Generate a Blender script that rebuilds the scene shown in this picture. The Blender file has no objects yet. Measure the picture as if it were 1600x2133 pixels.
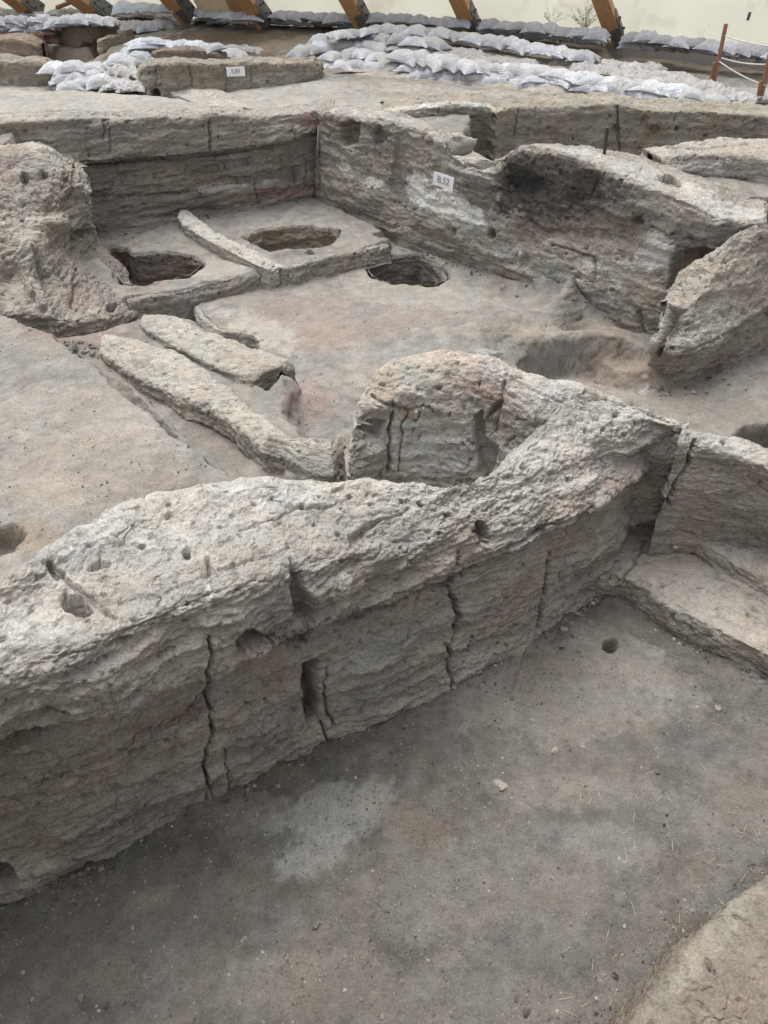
import bpy, math, random, time
import numpy as np
from mathutils import Vector, Matrix
T0 = time.time()
random.seed(7)
rng = np.random.default_rng(11)
scene = bpy.context.scene
COL = scene.collection

# ------------------------------------------------------------------ camera
F = 1602.0; PITCH = math.radians(41.0); H = 2.2; CX, CY = 800.0, 1066.5
cam = bpy.data.cameras.new('camera'); camo = bpy.data.objects.new('camera', cam); COL.objects.link(camo)
camo.location = (0, 0, H); camo.rotation_euler = (math.pi/2 - PITCH, 0, 0)
cam.sensor_fit = 'VERTICAL'; cam.sensor_height = 24.0; cam.lens = F/2133.0*24.0
cam.clip_start = 0.05; cam.clip_end = 500
scene.camera = camo
# ------------------------------------------------------------------ light
SUN_EL, SUN_AZ = 68.0, -25.0        # azimuth measured from +Y (towards the far side), clockwise positive
w = bpy.data.worlds.new('World'); scene.world = w; w.use_nodes = True
nt = w.node_tree; bg = nt.nodes['Background']
sky = nt.nodes.new('ShaderNodeTexSky'); sky.sky_type = 'NISHITA'; sky.sun_disc = False
sky.sun_elevation = math.radians(SUN_EL); sky.sun_rotation = math.radians(SUN_AZ)
sky.air_density = 1.0; sky.dust_density = 5.0; sky.ozone_density = 1.0
hs = nt.nodes.new('ShaderNodeHueSaturation'); hs.inputs['Saturation'].default_value = 0.12
nt.links.new(sky.outputs[0], hs.inputs['Color']); nt.links.new(hs.outputs[0], bg.inputs['Color'])
bg.inputs['Strength'].default_value = 0.13
sl = bpy.data.lights.new('sun', 'SUN'); sl.energy = 0.85; sl.angle = math.radians(50); sl.color = (1.0, 0.98, 0.95)
so = bpy.data.objects.new('sun', sl); COL.objects.link(so)
el, az = math.radians(SUN_EL), math.radians(SUN_AZ)
sd = Vector((math.sin(az)*math.cos(el), math.cos(az)*math.cos(el), math.sin(el)))
so.rotation_euler = sd.to_track_quat('Z', 'Y').to_euler(); so.location = (0, 6, 8)
vs = scene.view_settings; vs.view_transform = 'Standard'; vs.look = 'None'; vs.gamma = 1.0
vs.use_curve_mapping = False; vs.exposure = 1.0

# ------------------------------------------------------------------ geometry helpers
CAM = np.array([0, 0, H]); FW = np.array([0, math.cos(PITCH), -math.sin(PITCH)])
UP = np.array([0, math.sin(PITCH), math.cos(PITCH)]); RT = np.array([1.0, 0, 0])
def ray(px, py): return FW + RT*((px-CX)/F) + UP*(-(py-CY)/F)
def P(px, py, z):
    d = ray(px, py); return CAM + d*((z-H)/d[2])
def YP(px, py, y):
    d = ray(px, py); return CAM + d*(y/d[1])
def VP(px, py, A, B, off=0.0):      # on a vertical wall plane through plan points A,B (off: metres away from camera)
    A = np.array(A[:2], float); B = np.array(B[:2], float); t = B-A; n = np.array([-t[1], t[0]])/np.linalg.norm(t)
    if n @ A < 0: n = -n
    d = ray(px, py); s = (n @ A + off)/(n @ d[:2]); return CAM + d*s
def Q(x, y, z): return np.array([x, y, z], float)
def FLZ(x): return -1.25 + 0.1*x
def PF(px, py):                     # on the gently tilted front floor
    d = ray(px, py); t = (-1.25-H)/(d[2]-0.1*d[0]); return CAM + d*t
def project(V):
    r = V - CAM; dep = r @ FW; return CX + F*(r @ RT)/dep, CY - F*(r @ UP)/dep

_perm = rng.permutation(256); _perm = np.concatenate([_perm, _perm, _perm])
_g = rng.normal(size=(256, 3)); _g /= np.linalg.norm(_g, axis=1)[:, None]; _g = _g.astype(np.float32)
def perlin(X, Y, Z):
    xi = np.floor(X).astype(np.int64); yi = np.floor(Y).astype(np.int64); zi = np.floor(Z).astype(np.int64)
    xf = (X-xi).astype(np.float32); yf = (Y-yi).astype(np.float32); zf = (Z-zi).astype(np.float32)
    xi &= 255; yi &= 255; zi &= 255
    u = xf*xf*xf*(xf*(xf*6-15)+10); v = yf*yf*yf*(yf*(yf*6-15)+10); ww = zf*zf*zf*(zf*(zf*6-15)+10)
    out = 0
    for a in (0, 1):
        pa = _perm[xi+a]; wa = u if a else 1-u
        for b in (0, 1):
            pb = _perm[pa+yi+b]; wb = v if b else 1-v
            for c in (0, 1):
                g = _g[_perm[pb+zi+c] & 255]; wc = ww if c else 1-ww
                out = out + (g[..., 0]*(xf-a)+g[..., 1]*(yf-b)+g[..., 2]*(zf-c))*wa*wb*wc
    return out*1.5
def fbm(V, f, oct=3, az=1.0, seed=0.0, gain=0.5):
    o = 0; a = 1.0; n = 0
    for i in range(oct):
        o = o + a*perlin(V[..., 0]*f+seed+i*17.3, V[..., 1]*f+seed*1.7+i*5.1, V[..., 2]*f*az+seed*.3+i*9.7)
        n += a; a *= gain; f *= 2.03
    return o/n*1.6
def ridged(V, f, oct=3, az=1.0, seed=0.0):
    o = 0; a = 1.0; n = 0
    for i in range(oct):
        o = o + a*(1-2.2*np.abs(perlin(V[..., 0]*f+seed+i*7.3, V[..., 1]*f+seed+i*3.1, V[..., 2]*f*az+i*2.7)))
        n += a; a *= .5; f *= 2.07
    return o/n
def sstep(a, b, x):
    t = np.clip((x-a)/(b-a), 0, 1); return t*t*(3-2*t)
def segdist(x, y, pts):
    d = np.full(x.shape, 1e9)
    for (ax, ay), (bx, by) in zip(pts[:-1], pts[1:]):
        dx, dy = bx-ax, by-ay; L = dx*dx+dy*dy+1e-12
        t = np.clip(((x-ax)*dx+(y-ay)*dy)/L, 0, 1)
        d = np.minimum(d, (x-ax-t*dx)**2+(y-ay-t*dy)**2)
    return np.sqrt(d)
def polysd(x, y, pts):              # signed distance, negative inside
    pts = [tuple(p[:2]) for p in pts]
    d = segdist(x, y, pts+[pts[0]]); ins = np.zeros(x.shape, bool)
    for (ax, ay), (bx, by) in zip(pts, pts[1:]+[pts[0]]):
        if ay == by: continue
        c = ((ay > y) != (by > y)) & (x < (bx-ax)*(y-ay)/(by-ay)+ax); ins ^= c
    return np.where(ins, -d, d)

# colours (albedo)
SOIL = (0.350, 0.329, 0.299); LIT_DUST = (0.468, 0.449, 0.417); PLAST = (0.76, 0.75, 0.72); BURN = (0.055, 0.053, 0.053)  # paler wall-top colour: dust plus the light on upward faces, painted in
RED = (0.33, 0.225, 0.185); PINK = (0.47, 0.37, 0.315); TAN = (0.42, 0.35, 0.265); BROWN = (0.115, 0.090, 0.070); GREEN = (0.31, 0.32, 0.27)
DARK = (0.20, 0.182, 0.162); GREYB = (0.31, 0.31, 0.305)

def tag(o, label=None, cat=None, group=None, kind=None):
    if label: o['label'] = label
    if cat: o['category'] = cat
    if group: o['group'] = group
    if kind: o['kind'] = kind
    return o
def mesh_obj(name, V, faces, mat, parent=None, tint=None, smooth=True, loc=None):
    V = np.asarray(V, np.float64)
    if loc is None: loc = np.array([V[:, 0].mean(), V[:, 1].mean(), V[:, 2].min()])
    loc = np.array(loc, float)
    if parent is not None and parent is not False: loc = np.zeros(3)
    me = bpy.data.meshes.new(name)
    Vl = (V-loc).astype(np.float32)
    if isinstance(faces, np.ndarray):
        me.vertices.add(len(V)); me.vertices.foreach_set('co', Vl.ravel())
        k = faces.shape[1]; me.loops.add(faces.size); me.polygons.add(len(faces))
        me.loops.foreach_set('vertex_index', faces.ravel().astype(np.int32))
        me.polygons.foreach_set('loop_start', np.arange(0, faces.size, k, dtype=np.int32))
        me.polygons.foreach_set('loop_total', np.full(len(faces), k, np.int32))
        me.update(calc_edges=True)
    else:
        me.from_pydata(Vl.tolist(), [], faces); me.update()
    me.polygons.foreach_set('use_smooth', np.full(len(me.polygons), smooth, bool))
    if tint is not None:
        a = me.attributes.new('tint', 'FLOAT_COLOR', 'POINT')
        c = np.ones((len(V), 4), np.float32); c[:, :3] = tint; a.data.foreach_set('color', c.ravel())
    me.validate()
    if mat: me.materials.append(mat)
    o = bpy.data.objects.new(name, me); COL.objects.link(o)
    if parent: o.parent = parent
    else: o.location = loc
    return o
def empty(name, loc):
    o = bpy.data.objects.new(name, None); COL.objects.link(o); o.location = loc; o.empty_display_size = 0.1
    return o
class MB:
    def __init__(s): s.v = []; s.f = []
    def box(s, c, sx, sy, sz, M=None, bev=0.0):
        M = M or Matrix.Identity(3); b = len(s.v); c = Vector(c)
        for k in ((-1, -1, -1), (1, -1, -1), (1, 1, -1), (-1, 1, -1), (-1, -1, 1), (1, -1, 1), (1, 1, 1), (-1, 1, 1)):
            s.v.append(tuple(c + M @ Vector((k[0]*sx/2, k[1]*sy/2, k[2]*sz/2))))
        for f in ((0, 3, 2, 1), (4, 5, 6, 7), (0, 1, 5, 4), (1, 2, 6, 5), (2, 3, 7, 6), (3, 0, 4, 7)): s.f.append(tuple(b+i for i in f))
        return s
    def tube(s, pts, rs, n=8):
        b = len(s.v); pts = [Vector(p) for p in pts]
        if not hasattr(rs, '__len__'): rs = [rs]*len(pts)
        for i, p in enumerate(pts):
            d = (pts[min(i+1, len(pts)-1)]-pts[max(i-1, 0)]).normalized()
            u = d.cross(Vector((0.13, 0.31, 0.94))); u = u.normalized() if u.length > 1e-3 else Vector((1, 0, 0)); v = d.cross(u)
            for k in range(n):
                a = 2*math.pi*k/n; s.v.append(tuple(p+(u*math.cos(a)+v*math.sin(a))*rs[i]))
        for i in range(len(pts)-1):
            for k in range(n): s.f.append((b+i*n+k, b+i*n+(k+1) % n, b+(i+1)*n+(k+1) % n, b+(i+1)*n+k))
        s.f.append(tuple(b+k for k in range(n))[::-1]); s.f.append(tuple(b+(len(pts)-1)*n+k for k in range(n)))
        return s
    def build(s, name, mat, parent=None, smooth=False, bevel=0.0):
        o = mesh_obj(name, s.v, s.f, mat, parent, smooth=smooth)
        if bevel:
            m = o.modifiers.new('bevel', 'BEVEL'); m.width = bevel; m.segments = 2
        return o

# ------------------------------------------------------------------ materials
def newmat(name):
    m = bpy.data.materials.new(name); m.use_nodes = True; n = m.node_tree; return m, n, n.nodes['Principled BSDF']
def N(nt, t, **k):
    n = nt.nodes.new(t)
    for a, b in k.items():
        if a.startswith('i_'): n.inputs[a[2:].replace('_', ' ')].default_value = b
        else: setattr(n, a, b)
    return n
def mathn(nt, op, a, b=None, clamp=False):
    n = nt.nodes.new('ShaderNodeMath'); n.operation = op; n.use_clamp = clamp
    for i, v in enumerate((a, b)):
        if v is None: continue
        if isinstance(v, (int, float)): n.inputs[i].default_value = v
        else: nt.links.new(v, n.inputs[i])
    return n.outputs[0]
def earth_mat(name, scale=1.0, bump=1.0, strata=0.0, crack=0.0, speck=0.5, grit=1.0):
    m, nt, bs = newmat(name); L = nt.links.new
    geo = N(nt, 'ShaderNodeNewGeometry'); pos = geo.outputs['Position']
    att = N(nt, 'ShaderNodeAttribute', attribute_name='tint')
    def noise(s, d=4, r=.55, vec=pos, dist=0.0):
        n = N(nt, 'ShaderNodeTexNoise'); n.inputs['Scale'].default_value = s*scale; n.inputs['Detail'].default_value = d
        n.inputs['Roughness'].default_value = r; n.inputs['Distortion'].default_value = dist; L(vec, n.inputs['Vector']); return n.outputs['Fac']
    big = noise(2.2, 4); med = noise(14, 6, .65); fine = noise(90, 5, .7); vf = noise(420, 3, .7)
    mp = N(nt, 'ShaderNodeMapping'); mp.inputs['Scale'].default_value = (1.0, 1.0, 9.0); L(pos, mp.inputs['Vector'])
    st = noise(5.5, 6, .6, mp.outputs[0], .4)
    # value variation
    v = mathn(nt, 'MULTIPLY', mathn(nt, 'SUBTRACT', big, .5), .55)
    v = mathn(nt, 'ADD', v, mathn(nt, 'MULTIPLY', mathn(nt, 'SUBTRACT', med, .5), .95))
    v = mathn(nt, 'ADD', v, mathn(nt, 'MULTIPLY', mathn(nt, 'SUBTRACT', fine, .5), 1.25))
    v = mathn(nt, 'ADD', v, mathn(nt, 'MULTIPLY', mathn(nt, 'SUBTRACT', vf, .5), .5))
    if strata: v = mathn(nt, 'ADD', v, mathn(nt, 'MULTIPLY', mathn(nt, 'SUBTRACT', st, .5), strata))
    v = mathn(nt, 'ADD', v, 1.0)
    mul = N(nt, 'ShaderNodeVectorMath', operation='SCALE'); L(att.outputs['Color'], mul.inputs[0]); L(v, mul.inputs['Scale'])
    # pale chalky flecks and dark crumbs
    vo = N(nt, 'ShaderNodeTexVoronoi'); vo.inputs['Scale'].default_value = 75*scale; vo.inputs['Randomness'].default_value = 1.0; L(pos, vo.inputs['Vector'])
    sep = N(nt, 'ShaderNodeSeparateColor'); L(vo.outputs['Color'], sep.inputs[0])
    pick = mathn(nt, 'MULTIPLY', mathn(nt, 'GREATER_THAN', sep.outputs[0], .93), mathn(nt, 'LESS_THAN', vo.outputs['Distance'], .27))
    mx = N(nt, 'ShaderNodeMix', data_type='RGBA'); L(mathn(nt, 'MULTIPLY', pick, speck), mx.inputs['Factor'])
    L(mul.outputs[0], mx.inputs['A']); mx.inputs['B'].default_value = (.62, .6, .55, 1)
    pick2 = mathn(nt, 'MULTIPLY', mathn(nt, 'LESS_THAN', sep.outputs[0], .07), mathn(nt, 'LESS_THAN', vo.outputs['Distance'], .33))
    mx2 = N(nt, 'ShaderNodeMix', data_type='RGBA'); L(mathn(nt, 'MULTIPLY', pick2, speck*.45), mx2.inputs['Factor'])
    L(mx.outputs['Result'], mx2.inputs['A']); mx2.inputs['B'].default_value = (.12, .105, .09, 1)
    # hue drift
    hn = noise(3.7, 3); hm = N(nt, 'ShaderNodeMix', data_type='RGBA', blend_type='MULTIPLY'); hm.inputs['Factor'].default_value = 1
    cr = N(nt, 'ShaderNodeValToRGB'); cr.color_ramp.elements[0].position = .36; cr.color_ramp.elements[1].position = .64
    cr.color_ramp.elements[0].color = (1.03, .99, .95, 1); cr.color_ramp.elements[1].color = (.965, 1.0, 1.01, 1); L(hn, cr.inputs[0])
    L(mx2.outputs['Result'], hm.inputs['A']); L(cr.outputs[0], hm.inputs['B'])
    L(hm.outputs['Result'], bs.inputs['Base Color'])
    bs.inputs['Roughness'].default_value = .95; bs.inputs['Specular IOR Level'].default_value = .15
    # bump
    h = mathn(nt, 'MULTIPLY', med, .9)
    h = mathn(nt, 'ADD', h, mathn(nt, 'MULTIPLY', fine, .38*grit)); h = mathn(nt, 'ADD', h, mathn(nt, 'MULTIPLY', vf, .10*grit))
    if strata: h = mathn(nt, 'ADD', h, mathn(nt, 'MULTIPLY', st, 1.1*strata))
    if crack:
        mpv = N(nt, 'ShaderNodeMapping'); mpv.inputs['Scale'].default_value = (1, 1, 2.2); L(pos, mpv.inputs['Vector'])
        wn = N(nt, 'ShaderNodeTexNoise'); wn.inputs['Scale'].default_value = 22; wn.inputs['Detail'].default_value = 5; L(pos, wn.inputs['Vector'])
        wv = N(nt, 'ShaderNodeVectorMath', operation='MULTIPLY_ADD'); L(wn.outputs['Color'], wv.inputs[0]); wv.inputs[1].default_value = (.07, .07, .07); L(mpv.outputs[0], wv.inputs[2])
        for sc_, am_ in ((17, .55), (46, .26)):
            v1 = N(nt, 'ShaderNodeTexVoronoi'); v1.inputs['Scale'].default_value = sc_*scale; L(wv.outputs[0], v1.inputs['Vector'])
            sc2 = N(nt, 'ShaderNodeSeparateColor'); L(v1.outputs['Color'], sc2.inputs[0])
            h = mathn(nt, 'ADD', h, mathn(nt, 'MULTIPLY', mathn(nt, 'SUBTRACT', mathn(nt, 'MULTIPLY', sc2.outputs[0], .6), v1.outputs['Distance']), am_))
        dn = N(nt, 'ShaderNodeTexNoise'); dn.inputs['Scale'].default_value = 9; dn.inputs['Detail'].default_value = 4; L(pos, dn.inputs['Vector'])
        va = N(nt, 'ShaderNodeVectorMath', operation='MULTIPLY_ADD'); L(dn.outputs['Color'], va.inputs[0]); va.inputs[1].default_value = (.16, .16, .16); L(pos, va.inputs[2])
        vc = N(nt, 'ShaderNodeTexVoronoi', feature='DISTANCE_TO_EDGE'); vc.inputs['Scale'].default_value = 7.5*scale; L(va.outputs[0], vc.inputs['Vector'])
        k = mathn(nt, 'MULTIPLY', vc.outputs['Distance'], 14, True)
        gate = mathn(nt, 'MULTIPLY', mathn(nt, 'SUBTRACT', noise(3.1, 2), .47), 6, True)
        kk = mathn(nt, 'SUBTRACT', 1.0, mathn(nt, 'MULTIPLY', mathn(nt, 'SUBTRACT', 1.0, k), gate))
        h = mathn(nt, 'ADD', h, mathn(nt, 'MULTIPLY', kk, crack*.55))
    bp = N(nt, 'ShaderNodeBump'); bp.inputs['Strength'].default_value = 1.0; bp.inputs['Distance'].default_value = 0.022*bump/scale
    L(h, bp.inputs['Height']); L(bp.outputs[0], bs.inputs['Normal'])
    return m
M_WALL = earth_mat('mudbrick', 1.0, .85, strata=.42, crack=.9, speck=.2)
M_WALLF = earth_mat('mudbrick_far', .8, 1.0, strata=.5, crack=.7, speck=.2)
M_FLOOR = earth_mat('trodden_earth', 1.0, .75, speck=.15, grit=1.5)
M_ROOM = earth_mat('plaster_floor_earth', .8, .65, speck=.2, grit=1.3)
M_GROUND = earth_mat('eroded_ground', .6, .9, speck=.2)
def plain(name, col, rough=.6, var=.15, sc=20, bump=0.0, metal=0.0, vecscale=None):
    m, nt, bs = newmat(name); L = nt.links.new
    tc = N(nt, 'ShaderNodeTexCoord'); n = N(nt, 'ShaderNodeTexNoise'); n.inputs['Scale'].default_value = sc; n.inputs['Detail'].default_value = 6
    n.inputs['Roughness'].default_value = .65
    if vecscale:
        mp = N(nt, 'ShaderNodeMapping'); mp.inputs['Scale'].default_value = vecscale; L(tc.outputs['Object'], mp.inputs['Vector']); L(mp.outputs[0], n.inputs['Vector'])
    else: L(tc.outputs['Object'], n.inputs['Vector'])
    v = mathn(nt, 'ADD', mathn(nt, 'MULTIPLY', mathn(nt, 'SUBTRACT', n.outputs['Fac'], .5), var*4), 1.0)
    s = N(nt, 'ShaderNodeVectorMath', operation='SCALE'); s.inputs[0].default_value = col; L(v, s.inputs['Scale']); L(s.outputs[0], bs.inputs['Base Color'])
    bs.inputs['Roughness'].default_value = rough; bs.inputs['Metallic'].default_value = metal
    if bump:
        b = N(nt, 'ShaderNodeBump'); b.inputs['Distance'].default_value = bump; L(n.outputs['Fac'], b.inputs['Height']); L(b.outputs[0], bs.inputs['Normal'])
    return m
def bag_mat(name, col, dust, dustcol=(.46, .42, .37)):
    m, nt, bs = newmat(name); L = nt.links.new
    tc = N(nt, 'ShaderNodeTexCoord'); oi = N(nt, 'ShaderNodeObjectInfo'); geo = N(nt, 'ShaderNodeNewGeometry')
    ad = N(nt, 'ShaderNodeVectorMath', operation='ADD'); L(geo.outputs['Position'], ad.inputs[0]); L(oi.outputs['Random'], ad.inputs[1])
    n = N(nt, 'ShaderNodeTexNoise'); n.inputs['Scale'].default_value = 7; n.inputs['Detail'].default_value = 6; n.inputs['Roughness'].default_value = .7; L(ad.outputs[0], n.inputs['Vector'])
    n2 = N(nt, 'ShaderNodeTexNoise'); n2.inputs['Scale'].default_value = 38; n2.inputs['Detail'].default_value = 4; n2.inputs['Distortion'].default_value = 1.2; L(ad.outputs[0], n2.inputs['Vector'])
    sx = N(nt, 'ShaderNodeSeparateXYZ'); L(geo.outputs['True Normal'], sx.inputs[0])
    up = mathn(nt, 'MULTIPLY', mathn(nt, 'SUBTRACT', sx.outputs['Z'], .25), .55)
    f = mathn(nt, 'ADD', mathn(nt, 'MULTIPLY', mathn(nt, 'SUBTRACT', n.outputs['Fac'], .5), 2.6), mathn(nt, 'ADD', up, dust), True)
    rb = mathn(nt, 'ADD', mathn(nt, 'MULTIPLY', oi.outputs['Random'], .50), .66)
    s = N(nt, 'ShaderNodeVectorMath', operation='SCALE'); s.inputs[0].default_value = col; L(rb, s.inputs['Scale'])
    mx = N(nt, 'ShaderNodeMix', data_type='RGBA'); L(f, mx.inputs['Factor']); L(s.outputs[0], mx.inputs['A']); mx.inputs['B'].default_value = (*dustcol, 1)
    L(mx.outputs['Result'], bs.inputs['Base Color']); bs.inputs['Roughness'].default_value = .55; bs.inputs['Specular IOR Level'].default_value = .35
    b = N(nt, 'ShaderNodeBump'); b.inputs['Distance'].default_value = .028; L(n2.outputs['Fac'], b.inputs['Height']); L(b.outputs[0], bs.inputs['Normal'])
    return m
M_BAG = bag_mat('woven_plastic', (.58, .61, .675), .08)
M_BAGB = bag_mat('woven_plastic_blue', (.56, .625, .70), .0)
M_BAGD = bag_mat('woven_plastic_dusty', (.56, .57, .60), .42, (.43, .40, .365))
M_BAGG = bag_mat('woven_plastic_grey', (.46, .47, .52), .0, (.33, .31, .29))
M_BAGR = bag_mat('woven_plastic_brown', (.16, .085, .07), .0, (.22, .16, .13))
M_WOOD = plain('glulam_timber', (.36, .20, .09), .55, .22, 6, .002, vecscale=(5, 5, .6))
M_BOARD = plain('pale_boards', (.62, .50, .33), .6, .2, 5, .002, vecscale=(6, 6, .5))
M_STEEL = plain('weathered_steel', (.12, .125, .125), .5, .15, 14, metal=.5)
M_SIGN = plain('sign_card', (.78, .78, .80), .5, .03, 8)
M_INK = plain('sign_ink', (.30, .30, .33), .6, .05, 8)
M_CONC = plain('concrete', (.30, .285, .265), .9, .16, 6, .004)
M_SLAB = plain('grey_board', (.27, .262, .25), .8, .08, 5)
M_POST = plain('reddish_stake', (.26, .13, .08), .7, .2, 12, .002)
M_ROPE = plain('white_rope', (.62, .60, .55), .8, .08, 60)
M_ROD = plain('dark_iron_rod', (.04, .035, .03), .6, .2, 40)
M_WEED = plain('dry_weed', (.30, .30, .17), .8, .2, 30)
M_STRAW = plain('straw', (.50, .44, .30), .8, .2, 30)
M_FOIL = plain('tag_foil', (.6, .6, .6), .3, .1, 30, metal=.6)
m, nt2, bs = newmat('shelter_fabric')
tc = N(nt2, 'ShaderNodeNewGeometry'); n = N(nt2, 'ShaderNodeTexNoise'); n.inputs['Scale'].default_value = 1.6; n.inputs['Detail'].default_value = 9; n.inputs['Roughness'].default_value = .65; n.inputs['Distortion'].default_value = .8
nt2.links.new(tc.outputs['Position'], n.inputs['Vector'])
r = N(nt2, 'ShaderNodeValToRGB'); r.color_ramp.elements[0].position = .30; r.color_ramp.elements[0].color = (.70, .66, .54, 1)
r.color_ramp.elements[1].position = .46; r.color_ramp.elements[1].color = (.86, .85, .74, 1); nt2.links.new(n.outputs['Fac'], r.inputs[0]); nt2.links.new(r.outputs[0], bs.inputs['Base Color'])
bs.inputs['Roughness'].default_value = .6
tr = N(nt2, 'ShaderNodeBsdfTranslucent'); nt2.links.new(r.outputs[0], tr.inputs['Color'])
mxs = N(nt2, 'ShaderNodeMixShader'); mxs.inputs[0].default_value = .5
nt2.links.new(bs.outputs[0], mxs.inputs[1]); nt2.links.new(tr.outputs[0], mxs.inputs[2])
nt2.links.new(mxs.outputs[0], nt2.nodes['Material Output'].inputs['Surface'])
M_FAB = m

# ------------------------------------------------------------------ features: pressed cracks/holes, soil colours
def wob(V, f, amp, seed=3.0):
    return amp*fbm(V, f, 2, 1, seed), amp*fbm(V, f, 2, 1, seed+40)
def press(V, nrm, feats, px, py, vis, scale=1.0):
    wx, wy = wob(V, 9, 7*scale); x = px+wx; y = py+wy; disp = np.zeros(px.shape)
    for ft in feats:
        k = ft[0]
        if k == 'L':
            _, pts, wd, dep = ft; d = segdist(x, y, pts); m = np.clip((wd/2-d)/(.45*wd/2), 0, 1)
        elif k == 'H':
            _, cx, cy, rx, ry, ang, dep = ft; a = math.radians(ang); dx, dy = x-cx, y-cy
            e = np.sqrt(((dx*math.cos(a)+dy*math.sin(a))/rx)**2+((-dx*math.sin(a)+dy*math.cos(a))/ry)**2); m = sstep(1.08, .78, e)
        elif k == 'B':     # soft bulge/hollow
            _, cx, cy, rx, ry, ang, dep = ft; a = math.radians(ang); dx, dy = x-cx, y-cy
            e = ((dx*math.cos(a)+dy*math.sin(a))/rx)**2+((-dx*math.sin(a)+dy*math.cos(a))/ry)**2; m = np.exp(-e*1.6)
        elif k == 'O':
            _, pts, dep, edge = ft; m = sstep(edge, -edge, polysd(x, y, pts))
        disp = np.where(np.abs(m*dep) > np.abs(disp), m*dep, disp) if k != 'B' else disp + m*dep
    return V - nrm*(disp*vis)[..., None]
def paint(T, V, feats, px, py, vis):
    n1 = fbm(V, 6, 4, 1.6, 5.0, .6); n2 = fbm(V, 28, 3, 1, 15.0, .6)
    for ft in feats:
        if ft[0] == 'E':
            _, cx, cy, rx, ry, ang, col, st = ft; a = math.radians(ang); dx, dy = px-cx, py-cy
            e = np.sqrt(((dx*math.cos(a)+dy*math.sin(a))/rx)**2+((-dx*math.sin(a)+dy*math.cos(a))/ry)**2)
            m = st*sstep(1.14, .72, e+.42*n1+.30*n2)
        else:
            _, pts, col, st, edge = ft
            m = st*sstep(edge*.45, -edge*.45, polysd(px, py, pts)+edge*(1.5*n1+1.3*n2))
        m = (m*vis)[..., None]; T = T*(1-m)+np.array(col)*m
    return T

def smooth_axis(G, ax, rad):
    if rad < 1: return G
    for _ in range(3):
        k = int(rad); pad = [(0, 0)]*3; pad[ax] = (k+1, k); g = np.pad(G, pad, mode='edge')
        # keep end slopes by reflecting around the ends
        c = np.cumsum(g, axis=ax)
        sl1 = [slice(None)]*3; sl2 = [slice(None)]*3; sl1[ax] = slice(2*k+1, None); sl2[ax] = slice(0, -(2*k+1))
        G = (c[tuple(sl1)]-c[tuple(sl2)])/(2*k+1)
    return G
def refine(net, sp, smc, smr):
    net = np.asarray(net, float)         # (R, C, 3)
    R, C = net.shape[:2]
    us = [0.0]
    for c in range(C-1):
        d = np.median(np.linalg.norm(net[:, c+1]-net[:, c], axis=1)); n = max(2, int(math.ceil(d/sp)))
        us += list(c+np.arange(1, n+1)/n)
    vs_ = [0.0]
    for r in range(R-1):
        d = np.percentile(np.linalg.norm(net[r+1]-net[r], axis=1), 60); n = max(2, int(math.ceil(d/sp)))
        vs_ += list(r+np.arange(1, n+1)/n)
    us = np.array(us); vs_ = np.array(vs_)
    ci = np.minimum(us.astype(int), C-2); cf = (us-ci)[None, :, None]; ri = np.minimum(vs_.astype(int), R-2); rf = (vs_-ri)[:, None, None]
    a = net[ri][:, ci]; b = net[ri][:, ci+1]; c = net[ri+1][:, ci]; d = net[ri+1][:, ci+1]
    G = (a*(1-cf)+b*cf)*(1-rf)+(c*(1-cf)+d*cf)*rf
    G = smooth_axis(G, 1, smc/sp); G = smooth_axis(G, 0, smr/sp)
    return G, us, vs_
def normals(G):
    dc = np.gradient(G, axis=1); dr = np.gradient(G, axis=0); n = np.cross(dc, dr); return n/(np.linalg.norm(n, axis=2, keepdims=True)+1e-12)
def grid_faces(R, C):
    i = np.arange(R*C).reshape(R, C)
    return np.stack([i[:-1, :-1], i[:-1, 1:], i[1:, 1:], i[1:, :-1]], -1).reshape(-1, 4)
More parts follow.
